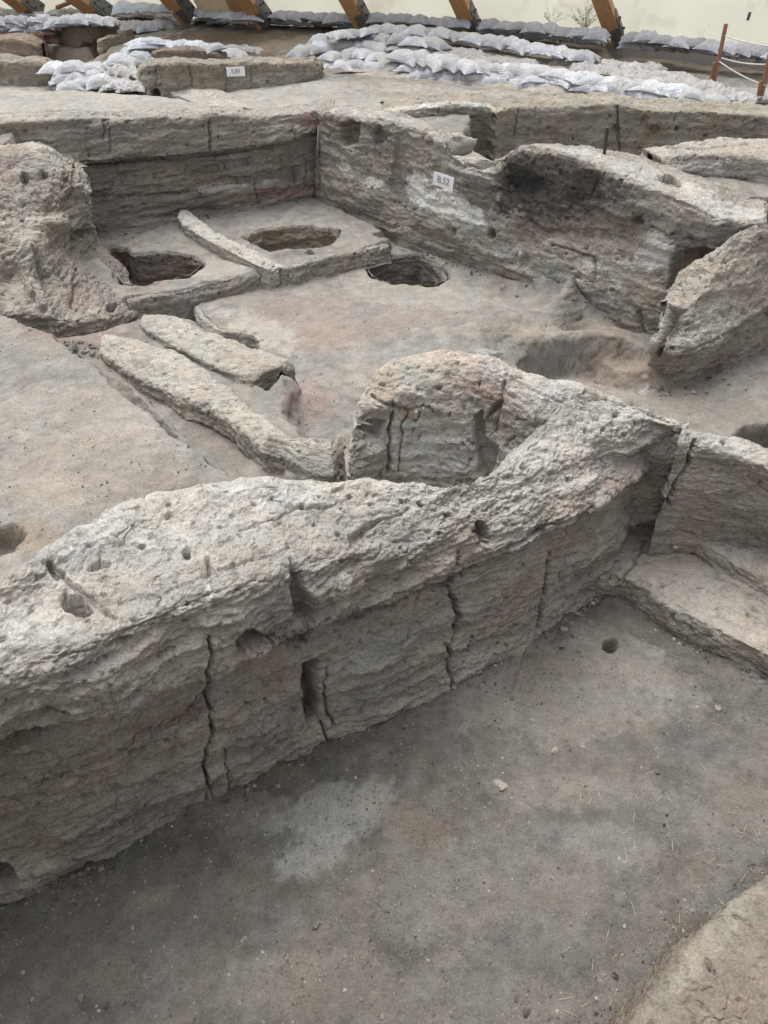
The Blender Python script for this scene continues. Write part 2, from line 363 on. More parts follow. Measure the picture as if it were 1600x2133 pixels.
def loft(name, net, mat, sp=.01, smc=.05, smr=.03, amp=1.0, strat=1.0, tint=SOIL, feats=(), paints=(), label=None, cat=None, kind=None, group=None, seed=0.0, parent=None, fine=1.0, scale=1.0, vs_lim=None, top=None, cap=True):
    net = np.asarray(net, float)
    if cap:
        def ec(c):
            m = c.copy(); m[:, :2] = (c[:, :2].min(0)+c[:, :2].max(0))/2; return m
        a, b = net[:, 0], net[:, -1]; ma, mb_ = ec(a), ec(b)
        net = np.stack([ma*.9+a*.1, a]+[net[:, k] for k in range(1, net.shape[1]-1)]+[b, mb_*.9+b*.1], 1)
    G, us, vv = refine(net, sp, smc, smr)
    if top:
        G2 = smooth_axis(smooth_axis(G, 0, top[2]/sp), 1, top[2]/sp); ww = sstep(top[0], top[1], vv)[:, None, None]; G = G*(1-ww)+G2*ww
    nb = normals(G)
    V = G
    side = 1-np.abs(nb[..., 2])*.85
    big = fbm(V, 2.3, 3, 1, seed)*.055*amp
    md = fbm(V*np.array([.8, .8, 1]), 8.5, 3, 1.9, seed+7)*.015*amp
    # horizontal weathering ledges on the faces
    wz = V.copy(); wz[..., 2] = V[..., 2]+.03*fbm(V, 3, 2, 1, seed+3)
    s = fbm(wz*np.array([1.5, 1.5, 1]), 1.3, 3, 9.0, seed+11, .6); s = np.tanh(s*2.2)
    st = s*.020*strat*side
    cr = ridged(V, 13, 3, 1.4, seed+2); cr = -np.clip(cr-.60, 0, 1)*.040*amp*fine
    fn = fbm(V, 42 if sp < .01 else 26, 3 if sp < .01 else 2, 1.4, seed+9, .65)*.0070*fine
    lump = np.clip(fbm(V, 20, 2, 1.5, seed+19), -.2, 1)*.006*fine
    pits = -np.clip(fbm(V, 26, 1, 1, seed+29)-.80, 0, 1)*.08*fine
    V = V + nb*(big+md+st+cr+fn+lump+pits)[..., None]
    px, py = project(V); face = np.einsum('ijk,ijk->ij', nb, CAM-V) > 0; vis = face.astype(float)
    if vs_lim: vis = vis*((vv >= vs_lim[0]) & (vv <= vs_lim[1]))[:, None]
    nsm = normals(G)
    V = press(V, nsm, feats, px, py, vis, scale)
    T = np.ones(V.shape)*np.array(tint)
    band = fbm(wz, 1.1, 3, 8.0, seed+31)[..., None]
    T = T*(1+.16*band*side[..., None]); T = T*(1+.10*fbm(V, 5, 3, 1, seed+33)[..., None])
    T = paint(T, V, paints, px, py, vis)
    R, C = V.shape[:2]; f = grid_faces(R, C); Vf = V.reshape(-1, 3); Tf = T.reshape(-1, 3)
    o = mesh_obj(name, Vf, f, mat, parent, tint=np.clip(Tf, .02, .9))
    # close the two ends and the buried underside as n-gons
    me = o.data
    if kind: tag(o, kind=kind)
    if label: tag(o, label, cat, group)
    return o, G

def heightfield(name, x0, x1, y0, y1, sp, base, levels, bumps, mat, tint, paints=(), rough=1.0, label=None, seed=0.0, feats=(), slope=0.0, wobble=.025):
    xs = np.arange(x0, x1+sp, sp); ys = np.arange(y0, y1+sp, sp); X, Y = np.meshgrid(xs, ys)
    V = np.stack([X, Y, np.zeros_like(X)], -1)
    wx = wobble*fbm(V, 4, 3, 1, seed+1); wy = wobble*fbm(V, 4, 3, 1, seed+50)
    Z = base(X, Y)
    for poly, lev, edge in levels:
        s = polysd(X+wx, Y+wy, poly); l = lev(X, Y) if callable(lev) else lev
        m = sstep(edge, -edge, s); Z = Z*(1-m)+l*m
    for p, rx, ry, ang, h in bumps:
        a = math.radians(ang); dx, dy = X+wx*1.5-p[0], Y+wy*1.5-p[1]
        e = ((dx*math.cos(a)+dy*math.sin(a))/rx)**2+((-dx*math.sin(a)+dy*math.cos(a))/ry)**2; Z = Z+h*np.exp(-e)
    V[..., 2] = Z
    gx = np.gradient(Z, sp, axis=1); gy = np.gradient(Z, sp, axis=0); steep = np.clip(np.sqrt(gx**2+gy**2), 0, 1)
    V[..., 2] += rough*(.028*fbm(V, 1.1, 3, 1, seed+4)+.010*fbm(V, 6, 3, 1, seed+6)+.0035*fbm(V, 30, 3, 1, seed+8, .6)-.02*np.clip(ridged(V, 5, 2, 1, seed)-.6, 0, 1)+.004*np.clip(fbm(V, 55, 2, 1, seed+90)-.1, 0, 1))
    V2 = V.copy(); V2[..., 2] *= 2.5; j = (fbm(V2, 14, 3, 1, seed+60)*.018+.03*fbm(V2, 4, 2, 1, seed+66)*(sp < .03))*steep; V[..., 0] += j; V[..., 1] += (fbm(V2, 14, 3, 1, seed+70)*.018)*steep
    px, py = project(V)
    ok = (V[..., 1] > .3).astype(float)
    if feats:
        up = np.zeros(V.shape); up[..., 2] = 1; V = press(V, up, feats, px, py, ok)
    T = np.ones(V.shape)*np.array(tint); T = T*(1+.16*fbm(V, 1.7, 4, 1, seed+33)[..., None]+.16*np.tanh(2.5*fbm(V, 7, 4, 1, seed+37, .65))[..., None]); T = paint(T, V, paints, px, py, ok)
    R, C = X.shape
    o = mesh_obj(name, V.reshape(-1, 3), grid_faces(R, C), mat, None, tint=np.clip(T.reshape(-1, 3), .02, .9), loc=(0, 0, 0)); tag(o, kind='structure')
    def zat(x, y):
        c = min(max(int((x-x0)/sp), 0), C-1); r = min(max(int((y-y0)/sp), 0), R-1); return float(V[r, c, 2])
    return o, zat
def PL(pts, z): return [tuple(P(a, b, z)[:2]) for a, b in pts]
def PLF(pts): return [tuple(PF(a, b)[:2]) for a, b in pts]

# ================================================================== STRUCTURE: ground levels
front_poly = [(-3.2, .3), (3.4, .3), (3.4, 3.0), (1.75, 3.42), (1.35, 3.32), (0.3, 2.65), (-.8, 2.15), (-3.2, 1.2)]
room = [(-.65, 9.0), (.45, 7.92), (1.5, 6.9), (2.5, 6.1), (3.05, 6.4), (4.2, 6.2), (5.6, 6.0), (5.6, 3.0), (1.6, 3.1), (0.3, 2.45), (-.7, 2.5), (-1.1, 3.5), (-2.2, 5.2), (-2.6, 6.0), (-3.1, 6.2), (-3.15, 7.8)]
z8 = -.80
main_levels = [
    ([(-5.4, 1.0), (-5.4, 6.95), (-3.3, 7.2), (-2.5, 6.4), (4.0, 5.5), (5.6, 5.2), (5.6, 1.0)], -.86, .03),
    (room, -.95, .03),
    (PL([(1330, 830), (1500, 730), (1750, 700), (1750, 1000), (1300, 1000)], -1.08), -1.08, .12),
    (PL([(255, 640), (292, 600), (400, 590), (407, 636), (418, 664), (455, 688), (530, 698), (535, 722), (470, 716), (410, 696), (330, 676)], -.95), -1.22, .03),
    (PL([(240, 626), (296, 619), (385, 607), (402, 600), (420, 592), (475, 582), (505, 572), (560, 556), (610, 557), (700, 533), (812, 508), (800, 478), (720, 436), (664, 403), (400, 448), (190, 484), (100, 500), (60, 590), (200, 640)], z8), z8, .022),
    # rear partition shelf strip
    (PL([(170, 520), (225, 508), (262, 514), (273, 528), (350, 524), (400, 532), (421, 545), (412, 558), (388, 574), (350, 584), (316, 589), (300, 597), (250, 600), (225, 560), (190, 545)], z8), -1.16, .03),
    (PL([(505, 492), (545, 476), (640, 469), (695, 479), (706, 494), (688, 507), (630, 521), (572, 526), (545, 512)], z8), -1.06, .03),
    (PL([(633, 530), (640, 524), (655, 524), (650, 531)], z8), -.9, .01),
    (PL([(778, 488), (800, 478), (815, 482), (810, 492), (790, 493)], z8), -.9, .01),
    (PL([(761, 548), (795, 535), (876, 527), (885, 540), (912, 548), (934, 577), (905, 592), (860, 590), (815, 588), (775, 574)], -.95), -1.34, .032),
    # channel area between the low walls
    (PL([(190, 690), (300, 650), (400, 660), (480, 700), (560, 735), (612, 790), (610, 850), (650, 900), (700, 930), (730, 1010), (560, 1010), (480, 1000), (270, 830), (90, 720)], -.72), -.72, .09),
    (PL([(530, 775), (560, 752), (610, 770), (605, 800), (560, 835), (525, 820), (400, 740), (350, 705), (370, 700), (450, 745)], -.8), -.92, .03),
    (PL([(270, 800), (330, 825), (380, 830), (470, 880), (540, 930), (580, 960), (590, 1010), (480, 1010)], -.75), -.79, .04),
    (PL([(1532, 908), (1560, 889), (1620, 890), (1660, 925), (1600, 934), (1550, 922)], -1.08), -1.4, .03),
    # left platform
    (PL([(-900, 600), (0, 655), (70, 680), (110, 690), (185, 752), (275, 830), (345, 882), (425, 948), (498, 1000), (560, 1100), (300, 1300), (-900, 1500)], -.42), lambda x, y: -.42+0*x, .025),
    (PL([(-20, 1110), (20, 1098), (52, 1118), (35, 1145), (-20, 1160)], -.42), -.56, .03),
    (PL([(1085, 757), (1100, 736), (1180, 733), (1250, 748), (1350, 790), (1340, 830), (1180, 795), (1110, 778)], -.95), -1.10, .06),
    (front_poly, -1.75, .02),
    # pits beyond the rear walls
    (PL([(960, 350), (930, 290), (1300, 290), (1330, 250), (2000, 250), (2100, 330), (1500, 345), (1180, 332), (1085, 350), (1040, 372)], -.1)[:0] or [(.72, 7.75), (1.0, 9.35), (4.9, 9.3), (7.5, 8.9), (7.5, 8.1), (3.4, 8.0), (2.1, 7.35), (1.3, 7.25)], -.72, .04),
    (PL([(318, 172), (345, 170), (400, 192), (450, 225), (400, 232), (345, 205), (318, 206), (292, 204), (292, 190)], 0), -.38, .03),
]
BW = lambda pts, z: PL(pts, z)
main_bumps = [
    (P(1090, 690, -.95), .62, .26, 18, .10), (P(1240, 725, -.95), .34, .12, -8, .10), (P(1150, 640, -.95), .30, .22, -30, .10),
    (P(1010, 700, -.95), .55, .30, 20, .10), (P(1180, 640, -.95), .10, .35, -20, .16), (P(1270, 700, -.95), .30, .16, -10, .12), (P(1130, 620, -.95), .06, .18, 25, .10),
    (P(1190, 685, -.95), .20, .14, 0, -.16), (P(1290, 650, -.95), .25, .12, -10, .18), (P(1300, 690, -.95), .16, .14, 0, -.06),
    (P(1130, 745, -.95), .28, .10, 5, -.10), (P(1280, 760, -1.0), .30, .14, 0, -.06), (P(1200, 725, -.95), .45, .07, -4, .07),
    (P(640, 830, -.9), .20, .2, 0, .09), (P(700, 830, -.9), .3, .2, 0, .02), (P(560, 860, -.9), .2, .25, 0, .03), (P(830, 470, -.9), .5, .12, -38, .06),
    (P(200, 600, -.9), .35, .35, 0, .14), (P(150, 700, -.6), .15, .12, 0, .05), (P(600, 560, -.95), .2, .08, 20, .05),
    (P(500, 640, -.95), .3, .2, 0, .015), (P(380, 590, -.8), .3, .05, 0, .02),
    (P(1330, 640, -.95), .10, .25, 0, .12), (P(1080, 600, -.95), .5, .1, -42, .06), (P(100, 640, -.5), .3, .12, 0, .06),
    (P(40, 660, -.45), .4, .12, 0, .05), (P(250, 1000, -.42), .5, .35, 0, .04), (P(120, 760, -.42), .3, .3, 0, .03),
    (P(760, 180, 0), 1.2, .35, 0, .06), (P(180, 220, 0), .8, .2, 10, .04), (P(1060, 325, -.5), .2, .2, 0, -.05)]
main_paint = [
    ('E', 720, 650, 260, 55, -4, (0.264, 0.228, 0.204), .8), ('E', 650, 700, 130, 40, 0, (0.272, 0.216, 0.196), .5), ('E', 540, 690, 90, 34, 20, (0.360, 0.336, 0.300), .8),
    ('E', 870, 610, 160, 35, 5, (0.344, 0.328, 0.296), .6), ('E', 480, 560, 100, 30, 0, (0.352, 0.336, 0.304), .6), ('E', 640, 840, 60, 45, 0, (0.288, 0.216, 0.200), .55),
    ('E', 150, 690, 130, 28, 10, (0.224, 0.176, 0.156), .7), ('E', 420, 900, 110, 30, 42, (0.216, 0.188, 0.164), .8), ('E', 250, 760, 90, 30, 40, (0.240, 0.200, 0.172), .7),
    ('E', 1290, 770, 110, 45, 0, (0.248, 0.196, 0.160), .75), ('E', 1160, 770, 80, 25, 5, (0.208, 0.188, 0.168), .7), ('E', 1480, 850, 160, 60, 15, (0.224, 0.204, 0.180), .8),
    ('E', 300, 575, 60, 22, 0, (0.208, 0.172, 0.152), .8), ('E', 620, 500, 70, 16, 0, (0.216, 0.180, 0.152), .8), ('E', 850, 565, 70, 22, 0, (0.176, 0.160, 0.144), .8),
    ('E', 160, 980, 180, 100, 15, (0.288, 0.252, 0.216), .6), ('E', 60, 1120, 90, 40, 0, (0.272, 0.224, 0.176), .7), ('E', 200, 860, 200, 70, 0, (0.304, 0.280, 0.252), .6),
    ('E', 1250, 690, 90, 30, 0, (0.272, 0.232, 0.192), .6), ('E', 1080, 690, 130, 25, 0, (0.296, 0.272, 0.232), .5),
    ('G', [(-300, 180), (300, 185), (560, 170), (900, 180), (1300, 215), (1300, 235), (900, 232), (-300, 262)], (0.340, 0.325, 0.297), .8, 8), ('E', 950, 205, 200, 10, 3, (0.248, 0.228, 0.200), .7)]
def base_main(X, Y):
    z = -.06+.012*(Y-9)*np.clip(Y-9, 0, 1)
    z = z+.22*sstep(9.9, 8.9, Y)*sstep(-.7, -2.6, X)+.06*sstep(10.4, 9.4, Y)*sstep(-1.5, -3.5, X)
    return z+.08*sstep(7.9, 7.3, Y)*sstep(1.0, 1.4, X)
ground_o, z_main = heightfield('ground', -5.4, 5.6, 2.0, 11.2, .0135, base_main, main_levels, main_bumps, M_ROOM, (.245, .230, .208), main_paint, rough=1.0, seed=1.0)

# far slope under the shelter edge
def base_far(X, Y): return -.05+.012*(Y-9)+.05*sstep(12.6-.23*X, 13.6-.23*X, Y)
far_levels = [(PL([(320, 128), (318, 112), (440, 104), (500, 116), (480, 140), (330, 145)], .0), -.28, .05),
              (PL([(-300, 84), (60, 82), (110, 100), (190, 103), (200, 88), (215, 110), (170, 125), (-300, 126)], 0), -.28, .08),
              (PL([(1270, 92), (1800, 128), (2400, 200), (2400, 250), (1800, 205), (1490, 175), (1340, 150), (1270, 118)], 0), -.08, .1)]
far_paint = [('G', [(205, 118), (300, 88), (400, 60), (560, 48), (760, 54), (690, 75), (600, 100), (560, 125), (350, 140), (250, 150)], BROWN, .9, 8),
             ('G', [(-200, 90), (120, 96), (230, 108), (200, 128), (-200, 126)], (.29, .235, .19), .85, 6),
             ('G', [(990, 60), (1290, 88), (1600, 130), (2200, 180), (2200, 230), (1500, 190), (1300, 130), (1100, 105), (990, 90)], (.225, .19, .155), .9, 8),
             ('E', 500, 66, 120, 8, -8, (.13, .10, .08), .8), ('E', 640, 90, 130, 16, -5, (.24, .195, .155), .8), ('E', 1170, 120, 60, 10, 0, (.27, .2, .13), .5)]
far_o, z_far = heightfield('far_ground', -16, 16, 11.15, 18.5, .045, base_far, far_levels, [(P(640, 85, .1), .7, .35, 0, .08), (P(250, 100, 0), .4, .4, 0, .05)], M_GROUND, (.27, .25, .222), far_paint, rough=1.6, seed=2.0)
for nm, xa, xb in (('side_ground', -16, -5.35), ('side_ground', 5.55, 16)):
    heightfield(nm, xa, xb, -1, 11.2, .12, lambda X, Y: -.08+0*X, [], [], M_GROUND, SOIL, (), rough=1.4, seed=3.0)
bm_ = MB(); bm_.v = [(-90, -90, -2.1), (90, -90, -2.1), (90, 90, -2.1), (-90, 90, -2.1)]; bm_.f = [(0, 1, 2, 3)]
o = mesh_obj('earth', bm_.v, bm_.f, M_GROUND, None, tint=np.ones((4, 3))*np.array(SOIL)); tag(o, kind='structure')

# front room floor
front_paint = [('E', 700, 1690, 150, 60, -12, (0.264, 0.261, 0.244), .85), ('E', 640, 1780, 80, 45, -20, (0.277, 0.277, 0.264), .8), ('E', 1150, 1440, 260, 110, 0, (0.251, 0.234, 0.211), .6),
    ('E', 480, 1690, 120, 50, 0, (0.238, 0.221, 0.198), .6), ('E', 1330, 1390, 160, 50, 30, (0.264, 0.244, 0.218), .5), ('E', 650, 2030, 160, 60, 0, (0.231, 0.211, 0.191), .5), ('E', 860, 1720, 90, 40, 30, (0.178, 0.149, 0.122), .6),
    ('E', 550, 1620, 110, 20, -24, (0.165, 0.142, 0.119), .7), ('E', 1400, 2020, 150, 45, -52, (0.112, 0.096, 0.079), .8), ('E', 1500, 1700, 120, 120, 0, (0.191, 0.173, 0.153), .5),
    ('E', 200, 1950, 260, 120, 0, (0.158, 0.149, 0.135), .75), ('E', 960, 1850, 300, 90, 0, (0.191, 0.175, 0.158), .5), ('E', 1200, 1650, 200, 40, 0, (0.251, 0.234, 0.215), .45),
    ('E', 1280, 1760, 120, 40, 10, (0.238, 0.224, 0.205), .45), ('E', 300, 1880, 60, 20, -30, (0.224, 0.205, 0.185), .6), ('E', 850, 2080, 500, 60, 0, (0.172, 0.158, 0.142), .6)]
front_feats = [('H', 1273, 1345, 17, 14, 0, .12), ('L', [(1092, 1352), (1088, 1395), (1066, 1440)], 4, .012), ('L', [(672, 1720), (676, 1800), (668, 1850)], 5, .006), ('L', [(900, 1410), (960, 1520), (985, 1600)], 3, .005)]
ff_base = lambda X, Y: -1.25+.1*X
front_bumps = [(PF(1120, 1350), .5, .08, 28, .04), (PF(500, 1610), .9, .07, 28, .05), (PF(1350, 1350), .8, .06, -32, .03), (PF(700, 1900), .4, .3, 0, .02), (PF(1250, 1560), .4, .25, 0, .015),
    (PF(1400, 2000), .7, .06, 40, .035), (PF(60, 1880), .4, .1, 25, .04)]
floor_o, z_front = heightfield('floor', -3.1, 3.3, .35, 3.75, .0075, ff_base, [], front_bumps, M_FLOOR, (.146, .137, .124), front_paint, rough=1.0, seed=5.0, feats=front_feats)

# earth bank the photographer stands on (behind and beside the camera)
heightfield('bank', -6, 6, -6, .46, .08, lambda X, Y: .35-2.2*sstep(.30, .42, Y), [], [], M_GROUND, SOIL, (), rough=.6, seed=6.0)

# unseen board screen added behind the camera to hold sky light off the foreground
so_ = MB()
for k in range(70): so_.box((-7+.2*k, -.95+.006*(k % 2), .95), .192, .03, 1.6)
so_.box((0, -.90, 1.72), 14, .07, .10); so_.box((0, -.90, 1.2), 14, .07, .10)
o = so_.build('added_sky_screen', plain('screen_boards', (.20, .15, .10), .8, .2, 4), bevel=0); tag(o, 'added board screen behind the viewpoint, blocking sky light from the foreground', 'light screen')
# dug sides of the pits
def pit_lining(poly, z, zb, seed, tint):
    p = np.array([P(a, b, z)[:2] for a, b in poly]); q = []
    for a, b in zip(p, np.roll(p, -1, 0)): q += [a, a*.5+b*.5]
    p = np.array(q); c = p.mean(0)
    area = np.sum(p[:, 0]*np.roll(p[:, 1], -1)-p[:, 1]*np.roll(p[:, 0], -1))
    if area > 0: p = p[::-1]
    p = np.concatenate([p, p[:1]]); R = []
    for k, zz in ((.0, zb+.01), (.55, zb+.005), (.90, zb+.03), (.955, zb*.6+z*.4), (.965, z-.05), (1.0, z-.012), (1.05, z-.015)): R.append([np.array([*(c+(a-c)*k), zz]) for a in p])
    o, G = loft('pit', R, M_WALLF, sp=.012, smc=.02, smr=.012, amp=.45, strat=.9, tint=tint, seed=seed, cap=False, kind='structure', scale=.3)
pit_lining([(195, 528), (228, 512), (262, 516), (275, 530), (350, 525), (400, 533), (420, 545), (411, 557), (386, 573), (350, 583), (316, 588), (300, 594), (262, 590), (235, 560)], z8, -1.15, 91., (.25, .215, .19))
pit_lining([(507, 493), (545, 477), (640, 470), (694, 480), (704, 494), (686, 506), (630, 520), (572, 525), (545, 511)], z8, -1.05, 92., (.26, .225, .185))
pit_lining([(763, 548), (796, 536), (875, 528), (884, 541), (910, 549), (931, 577), (904, 591), (860, 589), (815, 587), (777, 573)], -.95, -1.33, 93., (.23, .21, .19))
def edge_lining(path, z, zbs, seed, tint, name='platform_edge'):
    p = np.array([P(a, b, z)[:2] for a, b in path]); t = np.gradient(p, axis=0); t /= np.linalg.norm(t, axis=1)[:, None]; o_ = np.stack([t[:, 1], -t[:, 0]], 1)
    R = []
    for off, k in ((.07, 0.), (.05, .08), (.035, .5), (.022, .86), (.004, 1.0), (-.05, 1.0)):
        R.append([np.array([*(a+q*off), zb+(z-zb)*k+(.006 if off < 0 else (.003 if k == 1 else 0))]) for a, q, zb in zip(p, o_, zbs)])
    loft(name, R, M_WALLF, sp=.0115, smc=.03, smr=.010, amp=.4, strat=.7, tint=tint, seed=seed, cap=False, kind='structure', scale=.3)
edge_lining([(262, 628), (296, 621), (340, 614), (385, 608), (402, 601), (420, 593), (475, 583), (505, 573), (535, 564), (560, 557), (610, 558), (655, 545), (700, 534), (760, 521), (812, 509)], z8, [-1.2]*4+[-1.05]+[-.96]*10, 94., (.31, .29, .26))
edge_lining([(400, 612), (407, 636), (418, 664), (436, 678), (455, 688), (490, 694), (530, 699), (540, 712)], -.95, [-1.18]*8, 95., (.36, .34, .31))
# ================================================================== WALLS
D3 = lambda p, dx, dy, dz: p+np.array([dx, dy, dz])
# ---- near wall
cb = [(-420, 2110), (0, 1893), (210, 1800), (430, 1685), (690, 1545), (940, 1435), (1130, 1330), (1215, 1268), (1292, 1196), (1392, 1085)]
nose = [(-420, 1700), (0, 1535), (200, 1492), (425, 1415), (690, 1300), (930, 1212), (1135, 1108), (1240, 1052), (1325, 990), (1412, 935)]
mid = [(-420, 1560), (0, 1400), (200, 1330), (430, 1240), (690, 1170), (920, 1120), (1100, 1040), (1210, 990), (1300, 945), (1412, 915)]
sh = [(-420, 1400), (0, 1265), (200, 1190), (430, 1120), (690, 1060), (900, 1055), (1070, 1005), (1190, 955), (1300, 922), (1410, 902)]
cr_ = [(-420, 1330, .2), (0, 1215, .17), (200, 1072, .10), (430, 1003, .05), (690, 993, .0), (930, 1003, -.03), (1045, 968, -.06), (1168, 822, .02), (1285, 836, .0), (1420, 886, -.09)]
rows = [[] for _ in range(10)]
for i in range(10):
    b = PF(*cb[i]); ny = b[1]+(.10 if i < 2 else .02)
    n_ = YP(*nose[i], ny); m_ = YP(*mid[i], ny+.07); s_ = P(*sh[i], (.12, .10, .05, 0, -.06, -.10, -.13, -.15, -.17, -.2)[i]); c_ = P(*cr_[i])
    rows[0].append(D3(b, 0, 0.05, -.25)); rows[1].append(b)
    rows[2].append(b*.55+n_*.45+np.array([0, .03, 0])); rows[3].append(D3(n_, 0.01, .085, -.05)); rows[4].append(n_)
    rows[5].append(m_); rows[6].append(s_); rows[7].append(c_); rows[8].append(D3(c_, 0, .10, -.10)); rows[9].append(D3(c_, 0, .16, -1.3))
near_feats = [
    ('L', [(437, 1165), (436, 1200)], 8, .05), ('L', [(436, 1330), (440, 1370), (433, 1440), (440, 1520), (428, 1600), (440, 1640), (425, 1690)], 8, .10),
    ('L', [(440, 1640), (455, 1680)], 4, .05), ('L', [(470, 1560), (478, 1650)], 4, .04),
    ('L', [(938, 1225), (950, 1280), (940, 1350), (934, 1400), (940, 1440)], 8, .09), ('L', [(950, 1240), (958, 1290)], 4, .05),
    ('L', [(1142, 1150), (1138, 1200), (1128, 1260), (1117, 1325)], 9, .10), ('L', [(985, 1320), (968, 1355)], 5, .05),
    ('O', [(632, 1380), (655, 1372), (664, 1400), (660, 1500), (640, 1510), (632, 1470)], .17, 4), ('L', [(668, 1500), (690, 1560)], 5, .06), ('L', [(682, 1395), (676, 1450), (690, 1510)], 6, .05),
    ('O', [(608, 1165), (618, 1185), (650, 1250), (655, 1296), (618, 1318), (611, 1280)], .09, 6),
    ('O', [(497, 1335), (512, 1318), (560, 1328), (612, 1305), (655, 1296), (640, 1340), (560, 1345), (530, 1350), (505, 1365)], .10, 5),
    ('H', 1004, 1108, 14, 24, -8, .14), ('O', [(728, 1120), (760, 1092), (850, 1062), (800, 1080), (770, 1100), (735, 1140)], .04, 5),
    ('H', 158, 1258, 34, 20, 25, .12), ('H', 388, 1155, 9, 12, 0, .07), ('H', 298, 1140, 9, 5, 0, .05), ('H', 112, 1190, 22, 9, 60, .05), ('L', [(98, 1175), (150, 1215), (240, 1290)], 12, .03),
    ('H', 10, 1825, 36, 24, 30, .22), ('H', 250, 1335, 30, 8, -25, .03), ('H', 350, 1362, 26, 7, -25, .04), ('H', 210, 1180, 26, 6, -15, .03),
    ('O', [(-40, 1545), (30, 1510), (100, 1476), (140, 1492), (90, 1520), (30, 1560), (-40, 1610)], .10, 8), ('H', 700, 1225, 14, 26, 0, -.02),
    ('L', [(700, 1300), (760, 1282), (840, 1245), (930, 1212), (1010, 1160), (1050, 1150), (1130, 1105)], 13, .05),
    ('L', [(300, 1530), (350, 1508), (400, 1480), (430, 1440)], 10, .04),
    ('L', [(640, 1700), (560, 1560)], 2, .01), ('L', [(960, 1150), (955, 1190)], 5, .04), ('L', [(1240, 1055), (1180, 1090), (1120, 1100)], 8, .03),
    ('L', [(1400, 900), (1385, 960), (1340, 1040), (1318, 1085)], 9, .10), ('L', [(1345, 1020), (1370, 1050)], 5, .05), ('B', 1080, 1330, 24, 18, 0, -.03), ('B', 790, 1150, 60, 30, -20, -.03),
    ('L', [(200, 1260), (330, 1240), (450, 1190), (600, 1140)], 5, .02), ('L', [(500, 1105), (620, 1060), (700, 1045)], 6, .02),
    ('L', [(60, 1640), (180, 1600), (300, 1560), (420, 1500)], 6, .03), ('L', [(100, 1780), (220, 1730), (330, 1680)], 6, .03)]
near_paint = [
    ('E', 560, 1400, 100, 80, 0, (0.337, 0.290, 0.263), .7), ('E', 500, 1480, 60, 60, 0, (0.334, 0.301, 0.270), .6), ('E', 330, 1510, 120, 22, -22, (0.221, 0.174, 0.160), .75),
    ('E', 700, 1400, 60, 90, 0, (0.345, 0.329, 0.306), .6), ('E', 640, 1270, 26, 36, 0, (0.248, 0.215, 0.202), .8), ('E', 120, 1640, 280, 120, -20, (0.275, 0.250, 0.222), .8), ('E', 560, 1560, 60, 30, 0, (0.240, 0.235, 0.220), .6),
    ('E', 850, 1330, 160, 35, -25, (0.350, 0.360, 0.335), .5), ('E', 1060, 1250, 120, 40, -30, (0.372, 0.330, 0.308), .6), ('E', 1170, 1140, 60, 30, -30, (0.347, 0.297, 0.275), .7),
    ('E', 1270, 1010, 110, 26, -30, (0.326, 0.273, 0.251), .7), ('E', 890, 1190, 140, 20, -25, (0.424, 0.394, 0.358), .6), ('E', 780, 1110, 70, 22, -20, (0.335, 0.307, 0.268), .6), ('E', 560, 1210, 70, 26, -10, (0.389, 0.350, 0.312), .5),
    ('E', 718, 1215, 16, 26, 0, PLAST, .7), ('E', 434, 1240, 7, 36, 0, PLAST, .6), ('E', 430, 1050, 380, 75, -10, LIT_DUST, .8), ('E', 850, 1030, 260, 50, 0, LIT_DUST, .7), ('E', 1180, 950, 230, 80, -20, LIT_DUST, .8), ('E', 330, 1130, 200, 60, -15, LIT_DUST, .5),
    ('E', 50, 1270, 130, 90, -20, LIT_DUST, .7), ('E', 100, 1420, 150, 40, -15, (0.351, 0.323, 0.306), .5), ('E', 300, 1420, 120, 40, -25, (0.340, 0.315, 0.290), .5),
    ('E', 780, 1450, 120, 26, -30, (0.280, 0.290, 0.280), .5), ('E', 940, 1040, 50, 40, 0, (0.379, 0.363, 0.319), .5), ('E', 1120, 1070, 30, 50, 0, (0.332, 0.304, 0.255), .6), ('E', 660, 1010, 60, 12, 0, (0.470, 0.450, 0.410), .5), ('E', 250, 1730, 200, 40, -25, (0.250, 0.235, 0.215), .5)]
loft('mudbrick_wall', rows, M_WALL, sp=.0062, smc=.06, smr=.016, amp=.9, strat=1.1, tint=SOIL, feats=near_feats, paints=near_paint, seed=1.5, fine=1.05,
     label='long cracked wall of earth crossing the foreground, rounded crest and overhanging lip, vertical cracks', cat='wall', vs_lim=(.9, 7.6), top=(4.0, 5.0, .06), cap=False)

# ---- stub wall running back from the corner
bx = [(722, 985), (748, 985), (800, 1000), (900, 1020), (1010, 1020), (1110, 1000), (1200, 980), (1330, 960), (1450, 930)]
rimB = [(726, 925), (738, 858), (795, 815), (890, 800), (1030, 812), (1115, 866), (1200, 858), (1320, 868), (1436, 902)]
zr = [-.28, -.12, -.04, 0, .0, -.02, -.07, -.12, -.2]
cB = [(745, 848, -.20), (775, 785, -.06), (808, 735, .05), (890, 712, .10), (1000, 728, .10), (1120, 782, .06), (1235, 812, .0), (1350, 858, -.08), (1430, 893, -.2)]
rows = [[] for _ in range(7)]
for i in range(9):
    r_ = P(*rimB[i], zr[i]); c_ = P(*cB[i]); b_ = YP(*bx[i], r_[1]-(.14 if i < 5 else .04))
    mid_ = (r_+c_)/2+np.array([0, 0, .03])
    rows[0].append(D3(b_, 0, -.02, -.5)); rows[1].append(b_); rows[2].append(D3(r_, 0, -.02, -.03)); rows[3].append(mid_)
    rows[4].append(c_); rows[5].append(D3(c_, .0, .07, -.10)); rows[6].append(D3(c_, .02, .22, -1.25))
